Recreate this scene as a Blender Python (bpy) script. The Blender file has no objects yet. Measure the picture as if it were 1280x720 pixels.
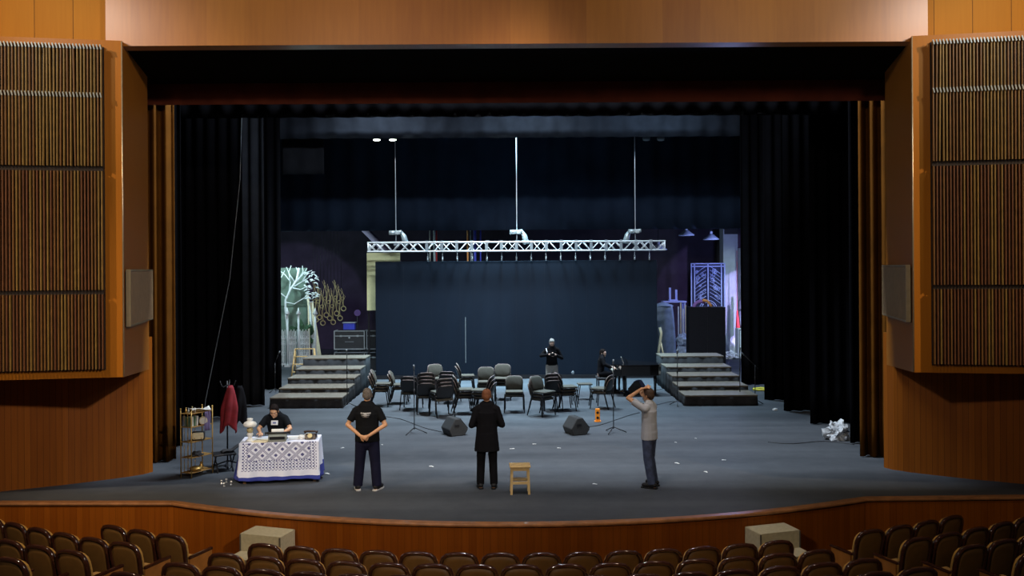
import bpy, bmesh, math, random
from mathutils import Vector, Matrix
R = math.radians; PI = math.pi
random.seed(7)
S = bpy.context.scene
COL = S.collection
# ------------------------------------------------------------------ camera
F = 1080.0; CZ = 3.88; T = 0.006; HY = 335.0; X0 = 0.1
cam_d = bpy.data.cameras.new('camera'); cam = bpy.data.objects.new('camera', cam_d); COL.objects.link(cam)
cam_d.sensor_width = 36; cam_d.lens = F/1280*36; cam_d.shift_y = -25/1280
cam_d.clip_end = 200
cam.matrix_world = Matrix.Translation((0, 0, CZ)) @ Matrix.Rotation(T, 4, 'Y') @ Matrix.Rotation(PI/2, 4, 'X')
S.camera = cam

def G(px, py, z=0.0):
    u, v = px-640, py-HY
    a, b = u-v*T, v+u*T
    Y = (CZ-z)*F/b
    return Vector((a/F*Y, Y, z))
def W(px, py, Y):
    u, v = px-640, py-HY
    a, b = u-v*T, v+u*T
    return Vector((a/F*Y, Y, CZ-b/F*Y))

# ------------------------------------------------------------------ materials
MATS = {}
def newmat(name):
    m = bpy.data.materials.new(name); m.use_nodes = True
    nt = m.node_tree; b = nt.nodes['Principled BSDF']
    MATS[name] = m
    return m, nt, b
def plain(name, col, rough=0.6, metal=0.0, noise=0.12, scale=8.0, spec=0.5, coat=0.0, bump=0.0, sheen=0.0):
    m, nt, b = newmat(name)
    b.inputs['Roughness'].default_value = rough; b.inputs['Metallic'].default_value = metal
    b.inputs['Specular IOR Level'].default_value = spec
    b.inputs['Coat Weight'].default_value = coat
    b.inputs['Sheen Weight'].default_value = sheen
    tc = nt.nodes.new('ShaderNodeTexCoord'); n = nt.nodes.new('ShaderNodeTexNoise')
    n.inputs['Scale'].default_value = scale; n.inputs['Detail'].default_value = 4
    nt.links.new(tc.outputs['Object'], n.inputs['Vector'])
    r = nt.nodes.new('ShaderNodeValToRGB')
    r.color_ramp.elements[0].position = .3; r.color_ramp.elements[1].position = .7
    r.color_ramp.elements[0].color = tuple(c*(1-noise) for c in col)+(1,)
    r.color_ramp.elements[1].color = tuple(min(1, c*(1+noise)) for c in col)+(1,)
    nt.links.new(n.outputs['Fac'], r.inputs['Fac']); nt.links.new(r.outputs['Color'], b.inputs['Base Color'])
    if bump:
        bp = nt.nodes.new('ShaderNodeBump'); bp.inputs['Strength'].default_value = bump
        nt.links.new(n.outputs['Fac'], bp.inputs['Height']); nt.links.new(bp.outputs['Normal'], b.inputs['Normal'])
    return m
def planks(name, c1, c2, w=0.12, rough=0.45, gap=0.03, coat=0.0, contrast=1.0, grain=30.0, spec=.22):
    """vertical boards of differing tone; uses UV in metres (u along, v up)."""
    m, nt, b = newmat(name); N = nt.nodes; L = nt.links
    b.inputs['Roughness'].default_value = rough; b.inputs['Coat Weight'].default_value = coat; b.inputs['Specular IOR Level'].default_value = spec; b.inputs['Coat Roughness'].default_value = .48
    uv = N.new('ShaderNodeUVMap'); sx = N.new('ShaderNodeSeparateXYZ'); L.new(uv.outputs[0], sx.inputs[0])
    def mth(op, a, bb=None):
        n = N.new('ShaderNodeMath'); n.operation = op
        if isinstance(a, (int, float)): n.inputs[0].default_value = a
        else: L.new(a, n.inputs[0])
        if bb is not None:
            if isinstance(bb, (int, float)): n.inputs[1].default_value = bb
            else: L.new(bb, n.inputs[1])
        return n.outputs[0]
    q = mth('DIVIDE', sx.outputs[0], w); fl = mth('FLOOR', q); fr = mth('FRACT', q)
    wn = N.new('ShaderNodeTexWhiteNoise'); wn.noise_dimensions = '1D'; L.new(fl, wn.inputs['W'])
    mp = N.new('ShaderNodeMapping'); mp.inputs['Scale'].default_value = (grain, 1.2, 1); L.new(uv.outputs[0], mp.inputs[0])
    no = N.new('ShaderNodeTexNoise'); no.inputs['Scale'].default_value = 1.0; no.inputs['Detail'].default_value = 5
    L.new(mp.outputs[0], no.inputs['Vector'])
    mx = mth('ADD', mth('MULTIPLY', wn.outputs['Value'], .55*contrast), mth('MULTIPLY', no.outputs['Fac'], .6))
    mp2 = N.new('ShaderNodeMapping'); mp2.inputs['Scale'].default_value = (.5, .35, 1); L.new(uv.outputs[0], mp2.inputs[0])
    n2 = N.new('ShaderNodeTexNoise'); n2.inputs['Scale'].default_value = 1.0; L.new(mp2.outputs[0], n2.inputs['Vector'])
    mx = mth('ADD', mx, mth('MULTIPLY', n2.outputs['Fac'], .3))
    r = N.new('ShaderNodeValToRGB'); r.color_ramp.elements[0].position = .3; r.color_ramp.elements[1].position = 1.1 if False else 1.0
    r.color_ramp.elements[0].color = c1+(1,); r.color_ramp.elements[1].color = c2+(1,)
    L.new(mx, r.inputs['Fac'])
    edge = mth('LESS_THAN', fr, gap)
    mix = N.new('ShaderNodeMix'); mix.data_type = 'RGBA'
    L.new(edge, mix.inputs[0]); L.new(r.outputs['Color'], mix.inputs[6]); mix.inputs[7].default_value = tuple(c*.35 for c in c1)+(1,)
    L.new(mix.outputs[2], b.inputs['Base Color'])
    return m
def emit(name, col, st):
    m, nt, b = newmat(name)
    b.inputs['Base Color'].default_value = col+(1,)
    b.inputs['Emission Color'].default_value = col+(1,); b.inputs['Emission Strength'].default_value = st
    return m

wood_header = planks('wood_header', (.34, .105, .012), (.50, .18, .022), w=.62, gap=.0, contrast=.9, rough=.40, grain=14, coat=.35, spec=.4)
wood_side   = planks('wood_side', (.34, .125, .010), (.42, .165, .014), w=.62, gap=.02, contrast=.4, rough=.6, spec=.1)
wood_tower  = planks('wood_tower', (.34, .112, .010), (.42, .15, .014), w=1.9, gap=.0, contrast=.2, rough=.38)
wood_wall   = planks('wood_wall', (.20, .052, .003), (.32, .092, .006), w=.10, gap=.05, contrast=.8, rough=.45)
wood_fascia = planks('wood_fascia', (.19, .045, .003), (.30, .082, .006), w=.11, gap=.03, contrast=.7, rough=.42)
wood_nosing = plain('wood_nosing', (.32, .135, .05), .35, noise=.25, scale=6, coat=.2)
slat_a = plain('slat_a', (.17, .075, .015), .6, noise=.2)
slat_b = plain('slat_b', (.13, .045, .012), .6, noise=.2)
slat_c = plain('slat_c', (.22, .125, .025), .6, noise=.2)
slat_tip = plain('slat_tip', (.36, .37, .34), .35, metal=.3)
dark_back = plain('dark_back', (.014, .006, .003), .8)
grille = plain('grille', (.27, .18, .10), .6)
metal_edge = plain('metal_edge', (.6, .48, .3), .3, metal=.6)
velvet_black = plain('velvet_black', (.0022, .0022, .003), .95, spec=.03, noise=.2, scale=3)
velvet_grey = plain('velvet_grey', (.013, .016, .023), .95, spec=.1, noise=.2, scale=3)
velvet_char = plain('velvet_charcoal', (.010, .011, .014), .95, spec=.1, noise=.2, scale=3)
velvet_navy = plain('velvet_navy', (.014, .022, .040), .95, spec=.05, noise=.2, scale=1)
velvet_gold = plain('velvet_gold', (.095, .034, .003), .85, spec=.08, noise=.2, scale=2)
velvet_red = plain('velvet_red', (.10, .022, .010), .9, spec=.15, noise=.2, scale=2)
wall_dark = plain('wall_dark', (.042, .032, .052), .9, noise=.25, scale=1.5)
black_wall = plain('black_wall', (.005, .003, .001), .95, spec=.02)
hall_floor = plain('hall_floor', (.09, .045, .02), .6, noise=.3, scale=4)
beige = plain('beige_carpet', (.46, .41, .27), .85, noise=.1, scale=20)
beige_edge = plain('beige_edge', (.10, .085, .07), .6)
lacquer = plain('dark_lacquer', (.045, .014, .008), .18, coat=.6, noise=.2)
veneer = plain('seat_veneer', (.17, .085, .022), .5, noise=.15, scale=5)
gold_fabric = plain('gold_fabric', (.50, .27, .05), .85, noise=.2, scale=30, sheen=.2)
end_wood = plain('end_wood', (.36, .14, .03), .4, noise=.15)
screen_m = plain('led_screen_face', (.007, .0115, .020), .55, noise=.05, scale=.8, spec=.08)
black_metal = plain('black_metal', (.015, .015, .018), .45, metal=.3)
black_plastic = plain('black_plastic', (.018, .018, .020), .4)
black_fabric = plain('black_fabric', (.022, .022, .025), .9)
alu = plain('aluminium', (.85, .88, .9), .35, metal=.15, noise=.05)
steel = plain('steel', (.45, .5, .52), .4, metal=.5)
steel_dark = plain('steel_dark', (.16, .18, .2), .5, metal=.3)
riser_top = plain('riser_top', (.125, .105, .082), .65, noise=.2, scale=5)
riser_skirt = plain('riser_skirt', (.022, .023, .026), .9, noise=.3, scale=4, spec=.2)
chair_grey = plain('chair_grey', (.078, .074, .060), .9, noise=.12, scale=25)
chair_shell = plain('chair_shell', (.012, .012, .014), .38)
chair_highlight = plain('chair_edge', (.30, .22, .21), .6)
piano_black = plain('piano_black', (.006, .006, .007), .15, coat=.5)
ivory = plain('ivory', (.7, .68, .6), .4)
white_cloth = plain('white_cloth', (.76, .78, .90), .9, noise=.04)
blue_cloth = plain('blue_cloth', (.035, .05, .30), .9, noise=.1)
navy_motif = plain('navy_motif', (.07, .075, .22), .9, noise=.1)
paper = plain('paper', (.72, .72, .70), .8, noise=.03)
brass = plain('brass', (.52, .33, .10), .35, metal=.7)
brass_dim = plain('brass_dim', (.56, .45, .22), .5, metal=.2)
glass_white = plain('milk_glass', (.85, .82, .75), .3, noise=.02)
cream = plain('cream', (.66, .58, .40), .5)
wood_pale = plain('pale_wood', (.66, .46, .20), .5, noise=.1, scale=12)
wood_mid = plain('mid_wood', (.25, .13, .05), .5)
skin = plain('skin', (.62, .33, .18), .55, noise=.05)
skin_pale = plain('skin_pale', (.62, .42, .34), .55, noise=.05)
hair_grey = plain('hair_grey', (.12, .10, .085), .8, noise=.3, scale=40)
hair_red = plain('hair_red', (.16, .055, .02), .8, noise=.3, scale=40)
hair_dark = plain('hair_dark', (.012, .008, .007), .8, noise=.3, scale=40, spec=.1)
hair_brown = plain('hair_brown', (.045, .022, .012), .7, noise=.3, scale=40)
hair_white = plain('hair_white', (.22, .22, .21), .8, noise=.2, scale=40)
tee_black = plain('tee_black', (.007, .008, .010), .9, spec=.12)
tee_grey = plain('tee_grey', (.42, .43, .47), .9, noise=.05)
denim = plain('denim', (.045, .062, .12), .85, noise=.35, scale=14)
trouser_navy = plain('trouser_navy', (.010, .011, .030), .85, spec=.12)
trouser_grey = plain('trouser_grey', (.33, .33, .31), .85)
coat_black = plain('coat_black', (.006, .006, .008), .9, spec=.12)
shoe_black = plain('shoe_black', (.02, .02, .022), .5, spec=.12)
white_sole = plain('white_sole', (.6, .6, .6), .6)
print_grey = plain('print_grey', (.42, .42, .43), .8, noise=.3, scale=60)
red_coat_m = plain('red_coat', (.22, .012, .022), .85, noise=.2)
orange = plain('orange_paint', (.95, .32, .02), .5, noise=.04)
yellow = plain('yellow_paint', (.75, .7, .08), .6)
plastic_sheet = plain('plastic_sheet', (.75, .78, .82), .25, noise=.06, scale=10)
plastic_dull = plain('plastic_dull', (.5, .53, .57), .45, noise=.25, scale=14)
bag_blue = plain('bag_blue', (.33, .42, .62), .6, noise=.2, scale=6)
sheet_blue = plain('sheet_blue', (.36, .46, .62), .5, noise=.25, scale=4)
white_paint = plain('white_paint', (.72, .76, .78), .5, noise=.06)
green_flat = plain('green_flat', (.17, .24, .19), .8, noise=.2, scale=4)
foliage = plain('foliage', (.05, .12, .06), .8, noise=.5, scale=20)
pale_yellow = plain('pale_yellow', (.85, .86, .48), .8, noise=.05)
case_black = plain('case_black', (.025, .027, .03), .5)
blue_plastic = plain('blue_plastic', (.05, .07, .5), .4)
red_cloth = plain('red_cloth', (.5, .03, .03), .8)
lattice_m = plain('lattice_paint', (.42, .46, .85), .5)  # bluish base colour, shared by gate, table and stool
lamp_shade_m = plain('enamel_shade', (.42, .48, .62), .5)
orange_cloth_m = plain('orange_cloth', (.8, .36, .12), .8)  # plain orange, used for the strap and one rope
violet = plain('violet_cloth', (.30, .16, .5), .8)
cable_m = plain('cable_black', (.02, .02, .025), .5)
sign_red = plain('sign_red', (.55, .05, .06), .6)
radio_face = plain('radio_face', (.75, .68, .48), .5)
green_book = plain('green_book', (.12, .22, .14), .6)
silver = plain('silver', (.6, .6, .58), .3, metal=.7)
lamp_emit = emit('lamp_glow', (.95, 1, .85), 6.0)

def floor_mat():
    m, nt, b = newmat('stage_floor'); N = nt.nodes; L = nt.links
    tc = N.new('ShaderNodeTexCoord'); mp = N.new('ShaderNodeMapping'); mp.inputs['Scale'].default_value = (.12, 1.1, 1)
    L.new(tc.outputs['Object'], mp.inputs[0])
    n = N.new('ShaderNodeTexNoise'); n.inputs['Scale'].default_value = 1.0; n.inputs['Detail'].default_value = 5
    L.new(mp.outputs[0], n.inputs['Vector'])
    n2 = N.new('ShaderNodeTexNoise'); n2.inputs['Scale'].default_value = 2.2; n2.inputs['Detail'].default_value = 8; n2.inputs['Roughness'].default_value = .7
    L.new(tc.outputs['Object'], n2.inputs['Vector'])
    ad = N.new('ShaderNodeMath'); ad.operation = 'ADD'
    mu = N.new('ShaderNodeMath'); mu.operation = 'MULTIPLY'; mu.inputs[1].default_value = .5
    L.new(n2.outputs['Fac'], mu.inputs[0]); L.new(n.outputs['Fac'], ad.inputs[0]); L.new(mu.outputs[0], ad.inputs[1])
    r = N.new('ShaderNodeValToRGB'); r.color_ramp.elements[0].position = .55; r.color_ramp.elements[1].position = .95
    r.color_ramp.elements[0].color = (.046, .052, .062, 1); r.color_ramp.elements[1].color = (.084, .093, .107, 1)
    L.new(ad.outputs[0], r.inputs['Fac']); L.new(r.outputs['Color'], b.inputs['Base Color'])
    b.inputs['Roughness'].default_value = .75; b.inputs['Specular IOR Level'].default_value = .2
    return m
stage_floor = floor_mat()

# ------------------------------------------------------------------ mesh building
class MB:
    def __init__(s):
        s.bm = bmesh.new(); s.mats = []; s.cur = 0; s.uv = s.bm.loops.layers.uv.new('UVMap')
    def use(s, m):
        if m not in s.mats: s.mats.append(m)
        s.cur = s.mats.index(m); return s
    def face(s, vs, uvs=None, smooth=False):
        try: f = s.bm.faces.new(vs)
        except ValueError: return None
        f.material_index = s.cur; f.smooth = smooth
        if uvs:
            for l, q in zip(f.loops, uvs): l[s.uv].uv = q
        return f
    def box(s, c, d, rz=0, M=None, bevel=0):
        x, y, z = [q/2 for q in d]
        mt = Matrix.Translation(c) @ Matrix.Rotation(rz, 4, 'Z')
        if M is not None: mt = Matrix.Translation(c) @ M.to_4x4()
        v = [s.bm.verts.new(mt @ Vector((a*x, b*y, e*z))) for a in (-1, 1) for b in (-1, 1) for e in (-1, 1)]
        fs = []
        for q in ((0, 1, 3, 2), (4, 6, 7, 5), (0, 4, 5, 1), (2, 3, 7, 6), (0, 2, 6, 4), (1, 5, 7, 3)):
            pts = [v[i] for i in q]
            fs.append(s.face(pts))
        for f in fs:
            n = f.normal if f.normal.length else Vector((0, 0, 1)); f.normal_update(); n = f.normal
            for l in f.loops:
                p = l.vert.co
                l[s.uv].uv = (p.x if abs(n.x) < .7 else p.y, p.z)
        if bevel:
            es = list({e for f in fs for e in f.edges})
            r = bmesh.ops.bevel(s.bm, geom=es, offset=bevel, segments=2, affect='EDGES', profile=.5)
            for f in r['faces']: f.material_index = s.cur
        return s
    def ring(s, c, ax, r, seg, rx=1.0, ref=None):
        ax = Vector(ax).normalized(); ref = Vector(ref) if ref else (Vector((0, 0, 1)) if abs(ax.z) < .9 else Vector((1, 0, 0)))
        a = ax.cross(ref).normalized(); b = ax.cross(a).normalized()
        return [s.bm.verts.new(Vector(c) + (a*math.cos(t)*rx + b*math.sin(t))*r) for t in [2*PI*i/seg for i in range(seg)]]
    def bridge(s, A, B, smooth=True):
        n = len(A)
        for i in range(n): s.face([A[i], A[(i+1) % n], B[(i+1) % n], B[i]], smooth=smooth)
    def tube(s, pts, r, seg=8, caps=True, closed=False):
        pts = [Vector(p) for p in pts]; n = len(pts)
        rs = r if isinstance(r, (list, tuple)) else [r]*n
        rings = []; ref = None
        for i, p in enumerate(pts):
            if closed: d = pts[(i+1) % n]-pts[i-1]
            else: d = pts[min(i+1, n-1)]-pts[max(i-1, 0)]
            d.normalize()
            if ref is None:
                ref = Vector((0, 0, 1)) if abs(d.z) < .9 else Vector((1, 0, 0))
            a = (ref - d*ref.dot(d))
            if a.length < 1e-5: a = d.orthogonal()
            a.normalize(); b = d.cross(a); ref = a
            rings.append([s.bm.verts.new(p+(a*math.cos(t)+b*math.sin(t))*rs[i]) for t in [2*PI*k/seg for k in range(seg)]])
        for i in range(n-1): s.bridge(rings[i], rings[i+1])
        if closed: s.bridge(rings[-1], rings[0])
        elif caps: s.face(rings[0][::-1]); s.face(rings[-1])
        return s
    def lathe(s, prof, c=(0, 0, 0), seg=20, caps=True):
        c = Vector(c); rings = []
        for r, z in prof:
            rings.append([s.bm.verts.new(c+Vector((max(r, 1e-4)*math.cos(t), max(r, 1e-4)*math.sin(t), z))) for t in [2*PI*k/seg for k in range(seg)]])
        for i in range(len(rings)-1): s.bridge(rings[i], rings[i+1])
        if caps: s.face(rings[0][::-1]); s.face(rings[-1])
        return s
    def ball(s, c, r, seg=16, rings=10, M=None):
        rx, ry, rz = (r, r, r) if isinstance(r, (int, float)) else r
        c = Vector(c); M = M or Matrix.Identity(3)
        rr = []
        top = s.bm.verts.new(c+M@Vector((0, 0, rz))); bot = s.bm.verts.new(c+M@Vector((0, 0, -rz)))
        for i in range(1, rings):
            ph = PI*i/rings
            rr.append([s.bm.verts.new(c+M@Vector((rx*math.sin(ph)*math.cos(t), ry*math.sin(ph)*math.sin(t), rz*math.cos(ph)))) for t in [2*PI*k/seg for k in range(seg)]])
        for i in range(len(rr)-1): s.bridge(rr[i], rr[i+1])
        for k in range(seg):
            s.face([top, rr[0][(k+1) % seg], rr[0][k]][::-1], smooth=True); s.face([bot, rr[-1][k], rr[-1][(k+1) % seg]][::-1], smooth=True)
        return s
    def prism(s, poly, z0, z1):
        """poly: list of (x,y); vertical extrusion."""
        A = [s.bm.verts.new((x, y, z0)) for x, y in poly]; B = [s.bm.verts.new((x, y, z1)) for x, y in poly]
        n = len(poly); u = 0
        s.face(A[::-1], [(x, y) for x, y in poly][::-1]); s.face(B, [(x, y) for x, y in poly])
        for i in range(n):
            j = (i+1) % n; l = math.dist(poly[i], poly[j])
            s.face([A[i], A[j], B[j], B[i]], [(u, z0), (u+l, z0), (u+l, z1), (u, z1)]); u += l
        return s
    def slab(s, poly, o, ax, ay, thick):
        """polygon in plane (ax,ay) at o extruded along normal"""
        ax, ay = Vector(ax), Vector(ay); n = ax.cross(ay).normalized()*thick; o = Vector(o)
        A = [s.bm.verts.new(o+ax*x+ay*y) for x, y in poly]; B = [s.bm.verts.new(o+ax*x+ay*y+n) for x, y in poly]
        k = len(poly)
        s.face(A[::-1], [p for p in poly][::-1]); s.face(B, list(poly))
        for i in range(k):
            j = (i+1) % k
            s.face([A[i], A[j], B[j], B[i]], [poly[i], poly[j], poly[j], poly[i]])
        return s
    def sheet(s, fn, nu, nv, closed_u=False, uvs=None):
        g = [[s.bm.verts.new(fn(i/nu, j/nv)) for j in range(nv+1)] for i in range(nu+1)]
        for i in range(nu):
            for j in range(nv):
                uu = [(i/nu, j/nv), ((i+1)/nu, j/nv), ((i+1)/nu, (j+1)/nv), (i/nu, (j+1)/nv)]
                s.face([g[i][j], g[i+1][j], g[i+1][j+1], g[i][j+1]], uu, smooth=True)
        return s
    def limb(s, p0, p1, r0, r1, flat=1.0, ref=None, cap0=True, cap1=True, seg=14):
        """tapered limb; flat scales one cross axis; ref sets that axis' complement"""
        p0, p1 = Vector(p0), Vector(p1); d = (p1-p0).normalized()
        ref = Vector(ref) if ref is not None else (Vector((0, 1, 0)) if abs(d.y) < .8 else Vector((0, 0, 1)))
        b = (ref-d*ref.dot(d)).normalized(); a = d.cross(b)
        def rg(c, r): return [s.bm.verts.new(c+a*math.cos(t)*r+b*math.sin(t)*r*flat) for t in [2*PI*k/seg for k in range(seg)]]
        R_ = []
        if cap0:
            R_ += [rg(p0-d*r0*math.cos(q)*.98, r0*math.sin(q)) for q in (.12, .6, 1.1)]
        R_.append(rg(p0, r0)); R_.append(rg(p1, r1))
        if cap1:
            R_ += [rg(p1+d*r1*math.cos(q)*.98, r1*math.sin(q)) for q in (1.1, .6, .12)]
        for i in range(len(R_)-1): s.bridge(R_[i], R_[i+1])
        s.face(R_[0][::-1]); s.face(R_[-1])
        return s
    def build(s, name, mat=None, parent=None, loc=None, rz=None, smooth=None, solid=0, bevel=0, subsurf=0, remesh=0, smo=0):
        bmesh.ops.recalc_face_normals(s.bm, faces=s.bm.faces) if not solid else None
        me = bpy.data.meshes.new(name)
        if smooth is not None:
            for f in s.bm.faces: f.smooth = smooth
        s.bm.to_mesh(me); s.bm.free()
        if mat is not None and not s.mats: me.materials.append(mat)
        for m in s.mats: me.materials.append(m)
        o = bpy.data.objects.new(name, me); COL.objects.link(o)
        if parent: o.parent = parent
        if loc is not None: o.location = loc
        if rz is not None: o.rotation_euler = (0, 0, rz)
        if bevel:
            m = o.modifiers.new('b', 'BEVEL'); m.width = bevel; m.segments = 2; m.limit_method = 'ANGLE'
        if remesh:
            m = o.modifiers.new('r', 'REMESH'); m.mode = 'VOXEL'; m.voxel_size = remesh; m.use_smooth_shade = True
            m = o.modifiers.new('s', 'SMOOTH'); m.iterations = smo or 4; m.factor = .5
        if solid:
            m = o.modifiers.new('t', 'SOLIDIFY'); m.thickness = solid
        if subsurf:
            m = o.modifiers.new('u', 'SUBSURF'); m.levels = m.render_levels = subsurf
        return o
def tag(o, label=None, cat=None, group=None, kind=None):
    if label: o['label'] = label
    if cat: o['category'] = cat
    if group: o['group'] = group
    if kind: o['kind'] = kind
    return o
def thing(name, label, cat, loc=(0, 0, 0), rz=0, group=None):
    o = bpy.data.objects.new(name, None); COL.objects.link(o); o.empty_display_size = .1
    o.location = loc; o.rotation_euler = (0, 0, rz)
    return tag(o, label, cat, group)
KIDS = {}
def copy_tree(o, parent=None):
    c = o.copy(); COL.objects.link(c)
    if parent: c.parent = parent
    for ch in [q for q in list(o.children)]: copy_tree(ch, c)
    return c
ORD = ['first', 'second', 'third', 'fourth', 'fifth', 'sixth', 'seventh', 'eighth', 'ninth', 'tenth', 'eleventh', 'twelfth', 'thirteenth', 'fourteenth', 'fifteenth', 'sixteenth', 'seventeenth']
def mirror(p): return (2*X0-p[0], p[1])

# ================================================================== SETTING
CY = 26.4; RS = 13.3      # centre and radius of the stage's bowed front edge
def arc(r, th): return (X0+r*math.sin(th), CY-r*math.cos(th))
TH = .448
front = [(-15, 14.62)] + [arc(RS, -TH+2*TH*i/40) for i in range(41)] + [(15, 14.62)]
m = MB(); m.prism(front+[(15, 44), (-15, 44)], -.25, 0)
tag(m.build('floor', stage_floor), kind='structure')
# fascia under the stage lip
def strip_wall(pts, z0, z1, thick, name, mat, parent=None, kind='structure', prof=None):
    m = MB(); P = [Vector((x, y, 0)) for x, y in pts]; n = len(P); u = 0; prev = None
    for i in range(n):
        d = (P[min(i+1, n-1)]-P[max(i-1, 0)]).normalized(); nrm = Vector((d.y, -d.x, 0))   # towards the hall
        f, b = P[i]+nrm*0, P[i]-nrm*thick
        if i: u += (P[i]-P[i-1]).length
        cur = (m.bm.verts.new((f.x, f.y, z0)), m.bm.verts.new((f.x, f.y, z1)), m.bm.verts.new((b.x, b.y, z1)), m.bm.verts.new((b.x, b.y, z0)), u)
        if prev:
            a = prev
            m.face([a[0], cur[0], cur[1], a[1]], [(a[4], z0), (u, z0), (u, z1), (a[4], z1)])
            m.face([a[1], cur[1], cur[2], a[2]], [(a[4], z1), (u, z1), (u, z1), (a[4], z1)])
            m.face([a[2], cur[2], cur[3], a[3]], [(a[4], z1), (u, z1), (u, z0), (a[4], z0)])
            m.face([a[3], cur[3], cur[0], a[0]], [(a[4], z0), (u, z0), (u, z0), (a[4], z0)])
        else: m.face([cur[0], cur[1], cur[2], cur[3]])
        prev = cur
    m.face([prev[3], prev[2], prev[1], prev[0]])
    o = m.build(name, mat, parent)
    if kind: tag(o, kind=kind)
    return o
fpts = [(-15, 14.60)] + [arc(RS+.02, -TH+2*TH*i/40) for i in range(41)] + [(15, 14.60)]
strip_wall(fpts, -1.02, -.06, .15, 'wall_front', wood_fascia)
npts = [(-15, 14.56)] + [arc(RS+.06, -TH+2*TH*i/40) for i in range(41)] + [(15, 14.56)]
o = strip_wall(npts, -.042, .012, .16, 'trim_1', wood_nosing)
bv = o.modifiers.new('b', 'BEVEL'); bv.width = .02; bv.segments = 2

# hall floor, stepped in rings with the seat rows
rows = [(14.5, -.98), (15.375, -.84), (16.25, -.68), (17.125, -.50)]
rings = [(RS-.4, -.98), (14.93, -.98), (14.931, -.84), (15.80, -.84), (15.801, -.68), (16.68, -.68), (16.681, -.50), (17.6, -.50), (17.601, -.34), (18.6, -.34)]
m = MB()
g = []
for r, z in rings:
    g.append([m.bm.verts.new((*arc(r, -1.0+2.0*i/60), z)) for i in range(61)])
for a, b in zip(g, g[1:]):
    for i in range(60): m.face([a[i], a[i+1], b[i+1], b[i]])
tag(m.build('floor', hall_floor), kind='structure')

# header above the opening
ZH = 7.54
m = MB(); m.box((X0, 14.25, (ZH+11.5)/2), (13.42, .3, 11.5-ZH))
tag(m.build('wall_header', wood_header), kind='structure')
m = MB(); m.box((X0, 15.72, ZH+.11), (15, 2.62, .2))  # near-black colour paints in the shade under the header
tag(m.build('ceiling', black_wall), kind='structure')
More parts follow.
